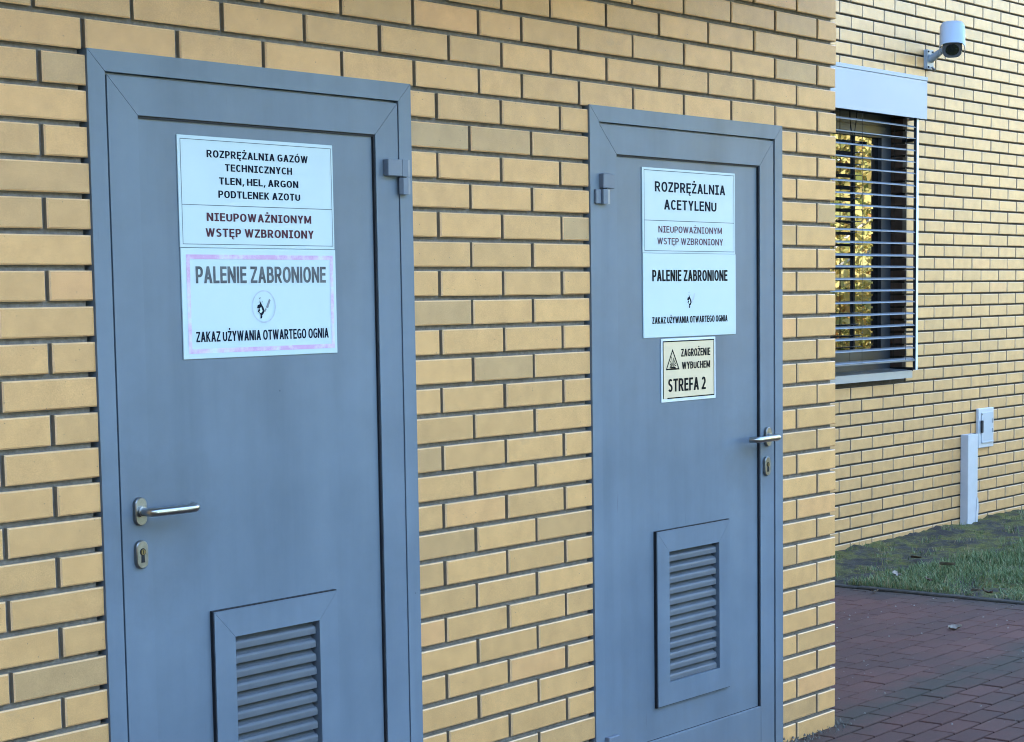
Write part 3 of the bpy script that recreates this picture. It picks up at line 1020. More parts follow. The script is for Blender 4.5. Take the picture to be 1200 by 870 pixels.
# gas decompression sign, first door
s1, yf = sign('sign', 'white technical gases sign with border, upper of two on the wide nearest door', -1.0065, -0.5125, 1.6512, 1.9055)
ty = yf-0.0006
bd = MB()
outline(bd, -0.9985, -0.5185, 1.6585, 1.8975, 0.0013, ty)
hline(bd, -0.9972, -0.5198, 1.7480, 0.0013, ty)
sub_of(s1, bd, 'border_line', M_INK_THIN)
letters(s1, 'ROZPRĘŻALNIA GAZÓW', -0.9198, -0.5976, 1.8580, 0.0170, ty, M_INK, 0.225, 0.170, True, 0.125)
letters(s1, 'TECHNICZNYCH', -0.8650, -0.6512, 1.8282, 0.0166, ty, M_INK, 0.225, 0.170, True, 0.125)
letters(s1, 'TLEN, HEL, ARGON', -0.8843, -0.6317, 1.7972, 0.0164, ty, M_INK, 0.225, 0.170, True, 0.125)
letters(s1, 'PODTLENEK AZOTU', -0.8877, -0.6264, 1.7665, 0.0168, ty, M_INK, 0.225, 0.170, True, 0.125)
letters(s1, 'NIEUPOWAŻNIONYM', -0.9251, -0.5912, 1.7125, 0.0190, ty, M_RED_D, 0.225, 0.170, True, 0.125)
letters(s1, 'WSTĘP WZBRONIONY', -0.9301, -0.5840, 1.6763, 0.0196, ty, M_RED_D, 0.225, 0.170, True, 0.125)

# faded no smoking sign, first door
s2, yf = sign('sign', 'white no smoking sign with bleached pink border, on the wide nearest door', -1.0055, -0.5105, 1.3960, 1.6502)
bd = MB()
outline(bd, -0.9905, -0.5205, 1.4085, 1.6355, 0.0105, ty)
sub_of(s2, bd, 'border_line', M_PINK)
letters(s2, 'PALENIE ZABRONIONE', -0.9635, -0.5459, 1.5695, 0.0390, ty, M_FADED, 0.225, 0.165, False, 0.085)
letters(s2, 'ZAKAZ UŻYWANIA OTWARTEGO OGNIA', -0.9676, -0.5413, 1.4345, 0.0240, ty, M_INK, 0.225, 0.165, False, 0.085)
pc = MB()
annulus(pc, -0.7545, 1.5138, 0.0358, 0.0390, ty, 3)
flame_pictogram(pc, -0.7545, 1.5138, 0.036, ty-0.0002, 0, 1)
sub_of(s2, pc, 'pictogram', [M_INK, M_GHOST2, M_WHITE, M_GHOST])

# acetylene sign, second door
s3, yf = sign('sign', 'white acetylene sign with border, uppermost on the door near the corner', 0.7865, 1.2920, 1.6540, 1.9090)
bd = MB()
outline(bd, 0.7950, 1.2850, 1.6598, 1.9022, 0.0016, ty)
hline(bd, 0.7966, 1.2834, 1.7510, 0.0016, ty)
sub_of(s3, bd, 'border_line', M_INK_THIN)
letters(s3, 'ROZPRĘŻALNIA', 0.8510, 1.2339, 1.8385, 0.0305, ty, M_INK, 0.215, 0.165, True, 0.125)
letters(s3, 'ACETYLENU', 0.8987, 1.1843, 1.7855, 0.0303, ty, M_INK, 0.215, 0.165, True, 0.125)
letters(s3, 'NIEUPOWAŻNIONYM', 0.8679, 1.2144, 1.7158, 0.0200, ty, M_RED_L, 0.180, 0.145, True, 0.130)
letters(s3, 'WSTĘP WZBRONIONY', 0.8617, 1.2203, 1.6800, 0.0202, ty, M_RED_L, 0.180, 0.145, True, 0.130)

s4, yf = sign('sign', 'clean white no smoking sign without border, on the door near the corner', 0.7875, 1.2945, 1.3980, 1.6530)
letters(s4, 'PALENIE ZABRONIONE', 0.8339, 1.2455, 1.5685, 0.0345, ty, M_BLACK, 0.250, 0.165, False, 0.085)
letters(s4, 'ZAKAZ UŻYWANIA OTWARTEGO OGNIA', 0.8321, 1.2445, 1.4400, 0.0205, ty, M_BLACK, 0.250, 0.165, False, 0.085)
pc = MB()
flame_pictogram(pc, 1.041, 1.5138, 0.036, ty-0.0002, 0, 1)
sub_of(s4, pc, 'pictogram', [M_INK, M_GHOST, M_WHITE])

s5, yf = sign('warning_sign', 'small cream explosion hazard zone sign below the white signs', 0.8788, 1.1760, 1.1985, 1.3935, mat=M_WHITE_D)
fc = MB()
quad(fc, [(0.8860, 1.2085), (1.1670, 1.2085), (1.1670, 1.3862), (0.8860, 1.3862)], yf-0.0004)
sub_of(s5, fc, 'face', M_CREAM)
bd = MB()
x0, x1, z0, z1, wd = 0.8860, 1.1670, 1.2085, 1.3862, 0.0035
y5 = yf-0.0010
hline(bd, x0+0.022, x1, z0, wd, y5)
hline(bd, x0, x1, z1-wd, wd, y5)
bd.add([(x0,y5,z0+0.001),(x0+wd,y5,z0+0.001),(x0+wd,y5,z1-wd),(x0,y5,z1-wd)], [(0,1,2,3)])
bd.add([(x1-wd,y5,z0+wd),(x1,y5,z0+wd),(x1,y5,z1-wd),(x1-wd,y5,z1-wd)], [(0,1,2,3)])
sub_of(s5, bd, 'border_line', M_BLACK)
letters(s5, 'ZAGROŻENIE', 0.9837, 1.1446, 1.3360, 0.0238, y5, M_BLACK, 0.240, 0.165, False, 0.085)
letters(s5, 'WYBUCHEM', 0.9868, 1.1432, 1.2970, 0.0225, y5, M_BLACK, 0.240, 0.165, False, 0.085)
letters(s5, 'STREFA 2', 0.9123, 1.1184, 1.2295, 0.0400, y5, M_BLACK, 0.240, 0.165, False, 0.085)
pc = MB()
A_, B_, C_ = Vector((0.9375, 1.3615)), Vector((0.9745, 1.2970)), Vector((0.9005, 1.2970))
cen = (A_+B_+C_)/3
outer = [A_, B_, C_]
inner = [cen + (p_-cen)*0.80 for p_ in outer]
for i in range(3):
    k_ = (i+1) % 3
    quad(pc, [tuple(outer[i]), tuple(outer[k_]), tuple(inner[k_]), tuple(inner[i])], y5)
o_ = Vector((0.9375, 1.3065))
for an, ln in ((12, .016), (35, .019), (58, .022), (78, .026), (100, .030), (124, .020), (146, .016), (168, .013)):
    d = Vector((cos(radians(an)), sin(radians(an)))); n_ = Vector((-d.y, d.x))
    quad(pc, [tuple(o_+d*0.004+n_*0.0006), tuple(o_+d*ln+n_*0.0016), tuple(o_+d*(ln+0.003)), tuple(o_+d*ln-n_*0.0016), tuple(o_+d*0.004-n_*0.0006)], y5)
quad(pc, [(0.9180, 1.3035), (0.9300, 1.3015), (0.9560, 1.3015), (0.9520, 1.3050), (0.9400, 1.3070), (0.9260, 1.3060)], y5)
sub_of(s5, pc, 'pictogram', M_BLACK)

# ------------------------------------------------------------------ window, blind
wf_y = YB + 0.110
wn = MB()
fw = 0.066
wx0, wx1, wz0, wz1 = WIN[0], WIN[1]-0.0015, WIN[2]+0.004, WIN[3]-0.004
ring(wn, wx0+0.001, wx1, wz0, wz1, fw, fw, fw, fw, wf_y, wf_y+0.07)
ring(wn, wx0+fw+0.004, wx1-fw-0.004, wz0+fw+0.004, wz1-fw-0.004, 0.066, 0.066, 0.066, 0.066, wf_y-0.010, wf_y+0.06)
win = wn.build('window', M_WFRAME, None, 'dark framed window in the set-back wall', recalc=True)
put(win, building)
gl = MB()
gl.box(wx0+fw+0.068, wx1-fw-0.068, wf_y+0.014, wf_y+0.02, wz0+fw+0.068, wz1-fw-0.068, 0)
g_ = gl.build('pane', M_GLASS); g_.parent = win
sl_ = MB()
sl_.add([(WIN[0]-0.02, YB+0.115, 1.052), (WIN[1]-0.004, YB+0.115, 1.052), (WIN[1]-0.004, YB-0.045, 1.041), (WIN[0]-0.02, YB-0.045, 1.041),
         (WIN[0]-0.02, YB-0.045, 0.996), (WIN[1]-0.004, YB-0.045, 0.996), (WIN[1]-0.004, YB-0.043, 0.996), (WIN[1]-0.004, YB-0.043, 1.037), (WIN[0]-0.02, YB-0.043, 0.996), (WIN[0]-0.02, YB-0.043, 1.037)],
        [(0, 3, 2, 1), (3, 4, 5, 2), (5, 6, 7, 2), (4, 8, 6, 5), (8, 9, 7, 6)], 0)
sl_.box(WIN[1]-0.006, WIN[1]-0.002, YB-0.047, YB+0.11, 1.036, 1.060, 1)
si = sl_.build('sill', [M_ALU_D, M_GASKET]); si.parent = win

blind = empty('window_blind', (6.0, YB, 1.1), 'raised external venetian blind with pale box and thin metal slats over window', 'window blind')
def blp(mb, name, mats, **kw):
    o = mb.build(name, mats, None, recalc=True, **kw); put(o, blind); return o
hb = MB()
hb.box(5.31, 6.7165, YB-0.121, YB-0.119, 2.565, 2.793, 0)                 # front plate
hb.box(6.7145, 6.7165, YB-0.1188, YB-0.001, 2.565, 2.793, 0)
hb.box(5.31, 5.312, YB-0.1188, YB-0.001, 2.565, 2.793, 0)
hb.box(5.305, 6.7195, YB-0.124, YB-0.001, 2.7945, 2.818, 0, 0.002)       # cap strip
blp(hb, 'housing_box', M_ALU)
hr = MB()
hr.box(5.34, 6.66, YB-0.098, YB-0.04, 2.60, 2.66, 0, 0.003)
blp(hr, 'head_rail', M_CORD)
for gx in (6.620, 5.365):
    gr = MB()
    gr.box(gx, gx+0.0265, YB-0.104, YB-0.084, 1.048, 2.66, 0, 0.002)
    gr.box(gx-0.0008, gx+0.0012, YB-0.1025, YB-0.0835, 1.048, 2.66, 1)  # black strip carries the shade of the rail's left side
    for bz in (1.30, 2.43):
        gr.box(gx+0.008, gx+0.02, YB-0.084, YB, bz, bz+0.02, 1)
    blp(gr, 'guide_rail', [M_WHITE_D, M_GASKET])
st_ = MB()
for i in range(21):
    z = 2.5222 - 0.0702*i
    z += rnd.uniform(-0.002, 0.002)
    tl = 0.004 + rnd.uniform(-0.002, 0.003)
    prof = [(-0.098, z-tl-0.004), (-0.094, z-tl), (-0.080, z+0.001), (-0.060, z+0.004), (-0.038, z+0.003), (-0.024, z+tl-0.002), (-0.021, z+tl-0.005)]
    pr2 = [(a, b-0.0018) for a, b in prof[::-1]]
    nb = len(prof)
    sag = rnd.uniform(-0.002, 0.002)
    X0_, X1_ = 5.39, 6.622
    rows = []
    for xx in (X0_, 5.75, 6.05, 6.3, X1_):
        dz = sag*sin(pi*(xx-X0_)/(X1_-X0_))
        rows.append([(xx, YB+a, b+dz) for a, b in prof+pr2])
    vv = [q for r in rows for q in r]
    n2 = 2*nb
    fs = []
    for r_ in range(len(rows)-1):
        for a in range(n2):
            b = (a+1) % n2
            fs.append((r_*n2+a, r_*n2+b, (r_+1)*n2+b, (r_+1)*n2+a))
    fs.append(tuple(range(n2))[::-1]); fs.append(tuple(range((len(rows)-1)*n2, len(rows)*n2)))
    st_.add(vv, fs, 0, 0.5, False)
blp(st_, 'slats', M_BLIND)
br = MB()
br.box(5.39, 6.66, YB-0.098, YB-0.022, 1.100, 1.116, 0, 0.004)
blp(br, 'bottom_rail', M_BLIND)
cd = MB()
for cx_ in (5.62, 5.965, 6.495):
    cd.tube([(cx_, YB-0.020, 1.11), (cx_, YB-0.020, 2.62)], 0.0016, 6)
    cd.tube([(cx_, YB-0.1005, 1.11), (cx_, YB-0.1005, 2.62)], 0.0012, 6)
lp = [(5.93 + 0.10*i/12, YB-0.03, 2.60 - 0.17*sin(pi*i/12)) for i in range(13)]
cd.tube(lp, 0.003, 6)
for cx_ in (5.72, 5.79, 5.86):
    cd.tube([(cx_, YB-0.012, 1.25), (cx_, YB-0.012, 2.62)], 0.0022, 6)
blp(cd, 'cord', M_CORD)

# ------------------------------------------------------------------ security camera
cctv = empty('security_camera', (6.93, YB, 2.95), 'pale security camera on a wall bracket above the blind box', 'security camera')
def ccp(mb, name, mats, **kw):
    o = mb.build(name, mats, None, recalc=True, **kw); put(o, cctv); return o
u_h = Vector((-0.893, -0.450, 0)).normalized()
th = radians(41)
ax = u_h*cos(th) - Vector((0, 0, 1))*sin(th)           # direction the camera looks in
upn = u_h*sin(th) + Vector((0, 0, 1))*cos(th)          # its top
sd = ax.cross(upn).normalized()                        # its side
F = Vector((6.785, YB-0.25, 2.975))
def loc3(a, b, c): return F - ax*c + sd*a + upn*b      # c: distance behind the front
body = MB()
sec = []
for i in range(24):
    an = 2*pi*i/24
    sec.append((0.058*math.copysign(abs(cos(an))**0.6, cos(an)), -0.004 + 0.056*math.copysign(abs(sin(an))**0.75, sin(an))))
rows = []
for c, sc in ((0.0, 0.94), (0.006, 1.0), (0.215, 1.0), (0.23, 0.9)):
    rows.append([loc3(a*sc, b*sc, c) for a, b in sec])
vv = [q for r in rows for q in r]
fs = []
for r_ in range(3):
    for a in range(24):
        b = (a+1) % 24
        fs.append((r_*24+a, r_*24+b, (r_+1)*24+b, (r_+1)*24+a))
body.add(vv, fs, 0, 0.5, True)
body.add(vv, [tuple(range(24)), tuple(range(72, 96))[::-1]], 1)
ccp(body, 'housing', [M_CAMSHELL, M_CAMFRONT])
hood = MB()
prof = [(-0.074, -0.028), (-0.077, 0.010), (-0.074, 0.040), (-0.060, 0.060), (-0.035, 0.068), (0.0, 0.070), (0.035, 0.068), (0.060, 0.060), (0.074, 0.040), (0.077, 0.010), (0.074, -0.028)]
pin = [(a*0.965, b-0.0025) for a, b in prof[::-1]]
loop = prof + pin
rows = []
for c, sc, dz in ((-0.022, 1.0, 0.0), (0.02, 1.0, 0.0), (0.195, 0.99, 0.0), (0.222, 0.93, -0.004), (0.238, 0.80, -0.014)):
    rows.append([loc3(a*sc, b*sc+dz, c) for a, b in loop])
vv = [q for r in rows for q in r]
nn = len(loop)
fs = []
for r_ in range(len(rows)-1):
    for a in range(nn):
        b = (a+1) % nn
        fs.append((r_*nn+a, r_*nn+b, (r_+1)*nn+b, (r_+1)*nn+a))
hood.add(vv, fs, 0, 0.5, True)
np_ = len(prof)
for r0 in (0, (len(rows)-1)*nn):
    for i in range(np_-1):
        hood.add([vv[r0+i], vv[r0+i+1], vv[r0+nn-2-i], vv[r0+nn-1-i]], [(0, 1, 2, 3)], 0)
ccp(hood, 'sun_shield', M_CAMSHELL)
ln = MB()
vv = [loc3(0.040*cos(2*pi*i/28), 0.002+0.040*sin(2*pi*i/28), -0.002) for i in range(28)] + [loc3(0.043*cos(2*pi*i/28), 0.002+0.043*sin(2*pi*i/28), 0.006) for i in range(28)]
ln.add(vv, [tuple(range(28))], 0)
ln.add(vv, [(i, (i+1) % 28, 28+(i+1) % 28, 28+i) for i in range(28)], 1)
ccp(ln, 'lens', [M_LENS, M_CAMFRONT])
arm = MB()
mt = loc3(0, -0.062, 0.15)
p0 = Vector((6.942, YB-0.022, 2.952))
mid = p0.lerp(mt, 0.55) + Vector((0, 0, 0.004))
arm.tube([p0, p0.lerp(mid, 0.5), mid, mid.lerp(mt, 0.6), mt, loc3(0, -0.045, 0.15)], [0.026, 0.021, 0.019, 0.019, 0.021, 0.021], 16)
kn = loc3(0, -0.075, 0.12)
arm.tube([kn - sd*0.03, kn + sd*0.03], 0.014, 14)
ccp(arm, 'bracket_arm', M_CAMSHELL)
pl = MB()
pl.prism([(6.905, 2.893), (6.980, 2.893), (6.984, 2.90), (6.984, 3.004), (6.980, 3.011), (6.905, 3.011), (6.901, 3.004), (6.901, 2.90)], XZ, YB, YB-0.024, 0)
for sx in (6.915, 6.970):
    for sz in (2.905, 2.998):
        pl.tube([(sx, YB-0.0235, sz), (sx, YB-0.0285, sz)], 0.006, 8, 1)
ccp(pl, 'wall_plate', [M_CAMSHELL, M_DARK])
cb = MB()
cb.tube([(6.985, YB-0.006, 2.905), (6.972, YB-0.035, 2.882), (6.955, YB-0.045, 2.890), (6.950, YB-0.03, 2.905)], 0.0065, 8)
ccp(cb, 'cable', M_CAMFRONT)

# ------------------------------------------------------------------ cable duct and meter box on the far wall
dx0, dx1 = 7.4315, 7.571
du = MB()
du.box(dx0, dx1, YB-0.057, YB-0.0015, -0.02, 0.592, 0, 0.002)
duct = du.build('cable_duct', M_TRUNKING, None, 'short white upright cable duct standing against the far brick wall', 'cable duct')
br_ = MB()
br_.prism([(dx1-0.030, 0.012), (dx1-0.004, 0.006), (dx1+0.012, 0.10), (dx1+0.004, 0.165), (dx1-0.012, 0.18)], XZ, YB-0.0582, YB-0.0605, 0)
sub_of(duct, br_, 'broken_cover', M_TRUNKING, recalc=True)
ub = empty('meter_box', (7.76, YB, 0.62), 'small white meter box on the far wall beside the cable duct', 'meter box')
def ubp(mb, name, mats):
    o = mb.build(name, mats, None, recalc=True); put(o, ub); return o
b_ = MB()
b_.box(7.648, 7.870, YB-0.024, YB-0.001, 0.488, 0.750, 0, 0.004)
ubp(b_, 'box', M_TRUNKING)
b_ = MB()
b_.box(7.683, 7.850, YB-0.0285, YB-0.0242, 0.520, 0.722, 0, 0.0015)
b_.box(7.683, 7.850, YB-0.0340, YB-0.0287, 0.520, 0.530, 0, 0.001)
ubp(b_, 'lid', M_LID)
b_ = MB()
b_.box(7.668, 7.690, YB-0.040, YB-0.0287, 0.590, 0.672, 0, 0.003)
b_.box(7.682, 7.692, YB-0.0292, YB-0.0287, 0.705, 0.716, 0)
ubp(b_, 'latch', M_CORD)
for hz_ in (0.648, 0.585):
    b_ = MB()
    b_.box(7.836, 7.852, YB-0.033, YB-0.0287, hz_, hz_+0.028, 0, 0.001)
    ubp(b_, 'hinge', M_ALU_D)

# ------------------------------------------------------------------ ground
g = MB()
g.add([(-250, -250, -0.08), (250, -250, -0.08), (250, 250, -0.08), (-250, 250, -0.08)], [(0, 1, 2, 3)])
g.build('ground', M_GROUND, kind='structure')
KX = 4.705
pv = MB()
PX0, PX1, PY0, PY1 = -5.0, KX, -4.5, YB
pv.add([(PX0, PY0, -0.009), (PX1, PY0, -0.009), (PX1, PY1, -0.009), (PX0, PY1, -0.009)], [(0, 1, 2, 3)], 1)
pv.add([(PX0, PY0, -0.09), (PX1, PY0, -0.09), (PX1, PY0, -0.009), (PX0, PY0, -0.009)], [(0, 1, 2, 3)], 1)
row = 0
y = PY0 + 0.008
row = int(round((0.01 - y)/0.1))
y = 0.008 - 0.1*row
def paver(x0, x1, y0, y1):
    j = lambda s: rnd.uniform(-s, s)
    h = j(0.0009) + 0.0025*noise.noise(Vector((x0*1.2, y0*1.2, 0)))
    a, b_ = j(0.0007), j(0.0007)
    c = 0.0025
    gx = 0.0028 if y0 > -0.02 else 0.0048
    x0 += gx+j(0.0006); x1 -= gx+j(0.0006); y0 += gx+j(0.0006); y1 -= gx+j(0.0006)
    top = [(x0+c, y0+c, h+a), (x1-c, y0+c, h+b_), (x1-c, y1-c, h-a), (x0+c, y1-c, h-b_)]
    mid_ = [(x0, y0, h-c), (x1, y0, h-c), (x1, y1, h-c), (x0, y1, h-c)]
    bot_ = [(x0, y0, -0.02), (x1, y0, -0.02), (x1, y1, -0.02), (x0, y1, -0.02)]
    fs = [(0, 1, 2, 3)]
    for i in range(4):
        k = (i+1) % 4
        fs += [(4+i, 4+k, k, i), (8+i, 8+k, 4+k, 4+i)]
    pv.add(top+mid_+bot_, fs, 0, min(1, max(0, rnd.gauss(0.5, 0.22))))
r_i = -row
while y < PY1:
    off = 0.1*(r_i % 2)
    x = PX0 + ((3.06 + off - PX0) % 0.2) - 0.2
    ya, yb = y, min(y+0.1, PY1)
    while x < PX1:
        a, b = max(x, PX0), min(x+0.2, PX1)
        x += 0.2
        if b-a < 0.02: continue
        if yb > 0.0 and a < XC and yb > 0.02:
            if b <= XC+0.0 or True:
                if b > XC+0.02: a = XC+0.004
                else: continue
        paver(a, b, ya, yb)
    y += 0.1
    r_i += 1
pv.build('pavement', [M_PAVER, M_JOINT], kind='structure')
kb = MB()
yy = -4.5
while yy < YB-0.02:
    y2 = min(yy+1.0, YB-0.01)
    kb.box(KX+0.001, KX+0.058, yy, y2-0.006, -0.1, 0.010+rnd.uniform(-0.003, 0.003), 0, 0.005)
    yy += 1.0
kb.build('kerb', M_KERB, kind='structure')

# soil and moss strip, lumpy
so = MB()
SX0, SX1, SY0, SY1 = KX+0.05, 16.0, -6.0, YB+0.005
def soil_h(x, y):
    n1 = noise.noise(Vector((x*2.2, y*2.2, 3.1)))
    n2 = noise.noise(Vector((x*11, y*11, 1.7)))
    n3 = noise.noise(Vector((x*37, y*37, 5.2)))
    edge = max(0.0, min(1.0, (y - (YB-0.25))/0.25))
    near = max(0.0, min(1.0, (x-KX-0.05)/0.3))
    return 0.002 + 0.014*near*n1 + 0.014*n2 + 0.014*max(-0.3, n3) + 0.014*edge
ny, step = 0, 0.035
xs = [SX0 + i*0.035 for i in range(int(3.8/0.035))]
xs += [xs[-1] + 0.25*(i+1) for i in range(int((SX1-xs[-1])/0.25))]
ys_ = [SY1 - i*0.035 for i in range(int(2.5/0.035))]
ys_ += [ys_[-1] - 0.25*(i+1) for i in range(int((ys_[-1]-SY0)/0.25))]
vv = [(x, y, soil_h(x, y)) for x in xs for y in ys_]
nY = len(ys_)
so.add(vv, [(i*nY+j, i*nY+j+1, (i+1)*nY+j+1, (i+1)*nY+j) for i in range(len(xs)-1) for j in range(nY-1)], 0, 0.5, True)
so.build('soil', M_SOIL, kind='structure', recalc=True)
dirt = MB()
# crumbled dirt and moss along the foot of the projecting wall
for i in range(110):
    x = rnd.uniform(1.50, XC+0.05); d = abs(rnd.gauss(0, 0.028))
    y = -0.004 - d if x < XC else rnd.uniform(-0.05, 0.03)
    r = rnd.uniform(0.002, 0.007)*(1 if d < 0.05 else 0.6)
    z = 0.003 + rnd.uniform(0, 0.022)*max(0, 1-d/0.05)
    vs_ = [(x+r*cos(a)*rnd.uniform(.6, 1.2), y+r*sin(a)*rnd.uniform(.6, 1.2), z-0.006) for a in (0, 1.2, 2.5, 3.8, 5.1)] + [(x+rnd.uniform(-.3, .3)*r, y, z+r*rnd.uniform(.3, .9))]
    dirt.add(vs_, [(a, (a+1) % 5, 5) for a in range(5)], 0, 0.5)
dirt.build('wall_foot_dirt', plain('grey_crumbs', (0.13, 0.12, 0.10), 0.95, var=0.5, vscale=60), kind='stuff')

# grass
gs = MB()
def edge_y(x):
    return 1.60 + 0.10*noise.noise(Vector((x*1.6, 0.3, 0))) + 0.05*noise.noise(Vector((x*6, 2.3, 0))) - 0.06*max(0, x-6.2)
def blade(x, y, h, lean, az, wd, tone):
    z0 = soil_h(x, y) - 0.004
    dx, dy = cos(az), sin(az)
    px, py = -dy*wd/2, dx*wd/2
    m1 = (x+dx*lean*0.35, y+dy*lean*0.35, z0+h*0.6)
    tip = (x+dx*lean, y+dy*lean, z0+h)
    gs.add([(x-px, y-py, z0), (x+px, y+py, z0), (m1[0]+px*.8, m1[1]+py*.8, m1[2]), (m1[0]-px*.8, m1[1]-py*.8, m1[2]), tip],
           [(0, 1, 2, 3), (3, 2, 4)], 0, tone)
cnt = 0
while cnt < 52000:
    x = KX + 0.055 + rnd.random()**1.3*4.2
    y = rnd.uniform(-1.6, 1.75)
    if y < 0.2 and rnd.random() < 0.45: continue
    ey = edge_y(x)
    if y > ey + rnd.gauss(0, 0.03): continue
    if y > ey-0.22 and rnd.random() < 0.55*(1-(ey-y)/0.22): continue
    pn_ = noise.noise(Vector((x*3.1, y*3.1, 7.7)))
    if rnd.random() > 0.62 + 0.9*pn_: continue
    edge_k = x-(KX+0.055)
    h = rnd.uniform(0.016, 0.058)*(0.85+0.7*pn_)
    dry = noise.noise(Vector((x*2.0, y*2.0, 1.1)))
    tone = min(0.88, max(0, rnd.gauss(0.45, 0.2)))
    if rnd.random() < 0.07 + 0.10*max(0, dry) + (0.22 if edge_k < 0.12 else 0): tone = rnd.uniform(0.88, 1.0)
    blade(x, y, h, rnd.uniform(0.005, 0.05), rnd.uniform(0, 2*pi), rnd.uniform(0.003, 0.006), tone)
    cnt += 1
# stray tufts creeping into the bare soil
for i in range(70):
    cx_, cy_ = rnd.uniform(KX+0.1, 8.4), rnd.uniform(1.5, YB-0.06)
    for q_ in range(rnd.randint(5, 26)):
        blade(cx_+rnd.gauss(0, 0.035), cy_+rnd.gauss(0, 0.02), rnd.uniform(0.012, 0.04), rnd.uniform(0.005, 0.03), rnd.uniform(0, 2*pi), 0.004, rnd.uniform(0.1, 1.0) if rnd.random() < 0.8 else 0.97)
gs.build('grass', M_GRASS, kind='stuff')

# fallen leaves
def fallen_leaf(x, y, z, size, az, label, mat, curl=0.35, group=None):
    r_ = random.Random(int(x*1000))
    mb = MB()
    n_ = 9
    vv, fs = [], []
    tw, bend = r_.uniform(-0.9, 0.9), r_.uniform(0.5, 1.3)*curl
    for i in range(n_):
        t_ = i/(n_-1)
        base = 0.40*size*sin(pi*min(1, t_*0.92+0.05))**0.7
        for s_ in (-1, -0.5, 0, 0.5, 1):
            wd = base*(1 + (r_.uniform(-0.45, 0.15) if abs(s_) == 1 else 0))
            lx_ = (t_-0.5)*size
            a_ = tw*(t_-0.5) + 0.25
            ly_ = s_*wd*cos(a_)
            lz_ = s_*wd*sin(a_) + curl*size*(0.30*s_*s_ + bend*(t_-0.35)**2) + r_.uniform(-.02, .02)*size + 0.18*size
            vv.append((x + lx_*cos(az) - ly_*sin(az), y + lx_*sin(az) + ly_*cos(az), lz_))
    zl = min(v[2] for v in vv)
    vv = [(a, b, c-zl+z) for a, b, c in vv]
    for i in range(n_-1):
        for s_ in range(4):
            a = i*5+s_
            fs.append((a, a+5, a+6, a+1))
    mb.add(vv, fs, 0, 0.5, True)
    mb.build('fallen_leaf', mat, None, label, 'leaf', group)
fallen_leaf(3.905, 0.535, 0.002, 0.062, -0.75, 'pale curled leaf lying alone on the red pavers', M_LEAF_PALE, 0.6)
fallen_leaf(4.785, 0.80, 0.028, 0.070, 1.2, 'brown leaf lying at the kerb edge of the grass, before the dry tuft', M_LEAF_DRY, 0.6)
fallen_leaf(4.80, 0.875, 0.030, 0.055, 2.6, 'pale brown leaf lying in the grass close to the kerb', M_LEAF_PALE, 0.5)
fallen_leaf(5.05, 1.44, 0.03, 0.075, 0.4, 'pale leaf on the dark soil where the grass begins', M_LEAF_PALE, 0.5)
fallen_leaf(5.40, 1.33, 0.05, 0.085, 2.2, 'grey brown leaf lying on top of the grass', M_LEAF_PALE, 0.5)
for i_, (x_, y_, z_, sz_, lb_) in enumerate((
        (4.90, 1.18, 0.045, 0.055, 'small brown leaf standing in the grass behind the kerb'),
        (5.75, 1.70, 0.020, 0.060, 'brown leaf lying on the bare mossy soil'),
        (4.63, 1.34, 0.004, 0.050, 'small pale leaf lying on the pavers against the kerb'))):
    fallen_leaf(x_, y_, z_, sz_, 0.8+i_*1.3, lb_, M_LEAF_DRY if i_ < 2 else M_LEAF_PALE, 0.6)
gr_ = MB()
for i in range(260):
    x = rnd.uniform(2.0, 4.65); y = rnd.uniform(-0.9, 1.5); s_ = rnd.choice((0.002, 0.003, 0.003, 0.006))
    vs_ = [(x+s_*cos(a), y+s_*sin(a)*0.8, 0.001) for a in (0, 1.3, 2.6, 3.9, 5.2)] + [(x, y, 0.001+s_*0.9)]
    gr_.add(vs_, [(a, (a+1) % 5, 5) for a in range(5)], 0)
gr_.build('grit', plain('pale_grit', (0.22, 0.20, 0.17), 0.9, var=0.4, vscale=90), kind='stuff')

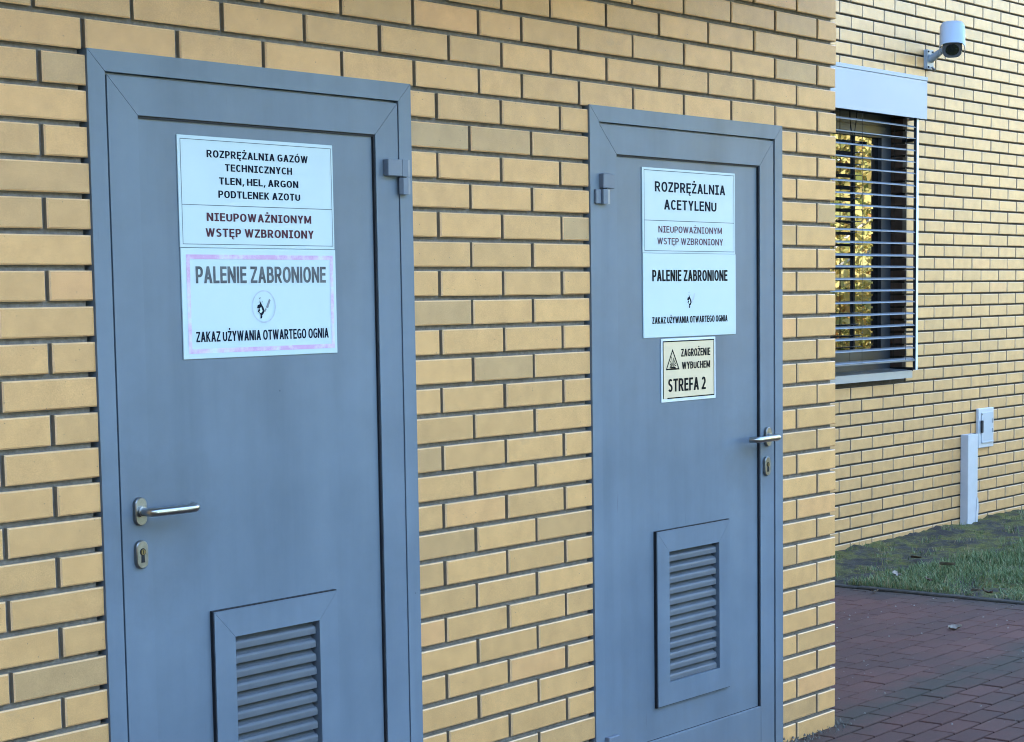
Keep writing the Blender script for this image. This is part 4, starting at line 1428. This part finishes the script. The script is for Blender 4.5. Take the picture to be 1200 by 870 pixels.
# ------------------------------------------------------------------ trees facing the building (mirrored in the window)
def tree(name, x, y, h, spread, low, trunk_r, bark, n, label, seed, group=None, tones=(0.5, 0.25), lean=0.0, leaf=0.075):
    r_ = random.Random(seed)
    e = empty(name, (x, y, 0), label, 'tree', group)
    tr = MB()
    pts, rs = [], []
    for i in range(9):
        t_ = i/8
        pts.append((x + lean*t_*h + 0.12*sin(t_*5+seed), y + 0.10*sin(t_*4+seed*2), -0.1 + t_*h*0.9))
        rs.append(trunk_r*(1-0.85*t_)+0.01)
    tr.tube(pts, rs, 10)
    tips = []
    for i in range(26):
        t_ = r_.uniform(low, 0.95)
        b = Vector(pts[min(8, int(t_*8))])
        an = r_.uniform(0, 2*pi)
        L_ = spread*(1.1-0.7*abs(t_-0.45))*r_.uniform(0.5, 1.0)
        tip = b + Vector((cos(an)*L_, sin(an)*L_, L_*r_.uniform(0.0, 0.7)))
        tr.tube([b, b.lerp(tip, 0.5)+Vector((0, 0, 0.1)), tip], [trunk_r*0.3*(1-t_*.6), trunk_r*0.18, 0.006], 6)
        tips.append((b, tip))
    o = tr.build('trunk', bark); put(o, e)
    cr = MB()
    for i in range(n):
        b, tip = r_.choice(tips)
        c = b.lerp(tip, r_.uniform(0.35, 1.15)) + Vector((r_.gauss(0, .25), r_.gauss(0, .25), r_.gauss(-0.1, .25)))*spread*0.55
        if c.z < 0.15: c.z = r_.uniform(0.15, 0.5)
        s_ = leaf*r_.uniform(0.5, 1.2)
        a = Vector((r_.gauss(0, 1), r_.gauss(0, 1), r_.gauss(0, 1))).normalized()
        b2 = a.orthogonal().normalized()
        cr.add([c-a*s_, c+b2*s_*0.5, c+a*s_, c-b2*s_*0.5], [(0, 1, 2, 3)], 0, min(1, max(0, r_.gauss(*tones))))
    o = cr.build('crown', M_YELLOW); put(o, e)
    return e
tree('birch_tree', 15.2, -3.4, 7.5, 1.6, 0.10, 0.11, M_BARK, 9000, 'white-trunked birch with yellow leaves, mirrored in the window', 3, None, (0.52, 0.2), -0.02)
grp = 'autumn trees facing the window'
lab = 'autumn tree with yellow and orange leaves facing the window wall'
for i, (x, y, h, sp, tn) in enumerate(((17.6, -2.6, 5.5, 2.3, (0.45, 0.25)), (17.4, -5.4, 6.5, 2.3, (0.60, 0.25)), (20.5, -4.2, 8.0, 2.8, (0.40, 0.25)),
                                       (21.0, -8.0, 8.0, 2.8, (0.65, 0.22)), (14.5, -8.5, 6.5, 2.3, (0.5, 0.25)), (25.0, -7.0, 9.0, 3.0, (0.4, 0.25)))):
    tree('autumn_tree', x, y, h, sp, 0.03, 0.13, M_BARK_D, 13000, lab, 11+i, grp, tn, 0.0, 0.085)

# unseen trees added across the yard to block the low sky in front of the wall
def leafy_copy(src, x, y, rz, sc):
    e = src.copy(); COL.objects.link(e); e.location = (x, y, 0); e.rotation_euler = (0, 0, rz); e.scale = (sc, sc, sc)
    for ch in src.children:
        c = ch.copy(); COL.objects.link(c); c.parent = e; c.matrix_parent_inverse = ch.matrix_parent_inverse.copy()
    return e
M_GREEN = attr_ramp_mat('green_leaf', [(0.0, (0.020, 0.035, 0.010)), (0.6, (0.045, 0.070, 0.018)), (1.0, (0.12, 0.12, 0.03))], 0.6, 0.2)
keep = M_YELLOW
M_YELLOW = M_GREEN
t0 = tree('sky_block_tree', -6.0, -15.0, 9.5, 3.2, 0.05, 0.18, M_BARK_D, 5200, 'unseen green tree added to block the low sky', 41, 'trees added to block the low sky', (0.5, 0.25), 0.0, 0.24)
M_YELLOW = keep
for i, (x, y, rz) in enumerate(((-1.5, -16.5, 1.1), (3.0, -15.2, 2.7), (7.5, -16.8, 4.2), (-10.5, -16.0, 5.1), (12.2, -15.0, 0.4), (16.8, -14.2, 1.9), (21.5, -15.4, 3.3), (26.5, -13.0, 4.6))):
    leafy_copy(t0, x, y, rz, 0.92 + 0.03*(i % 5))
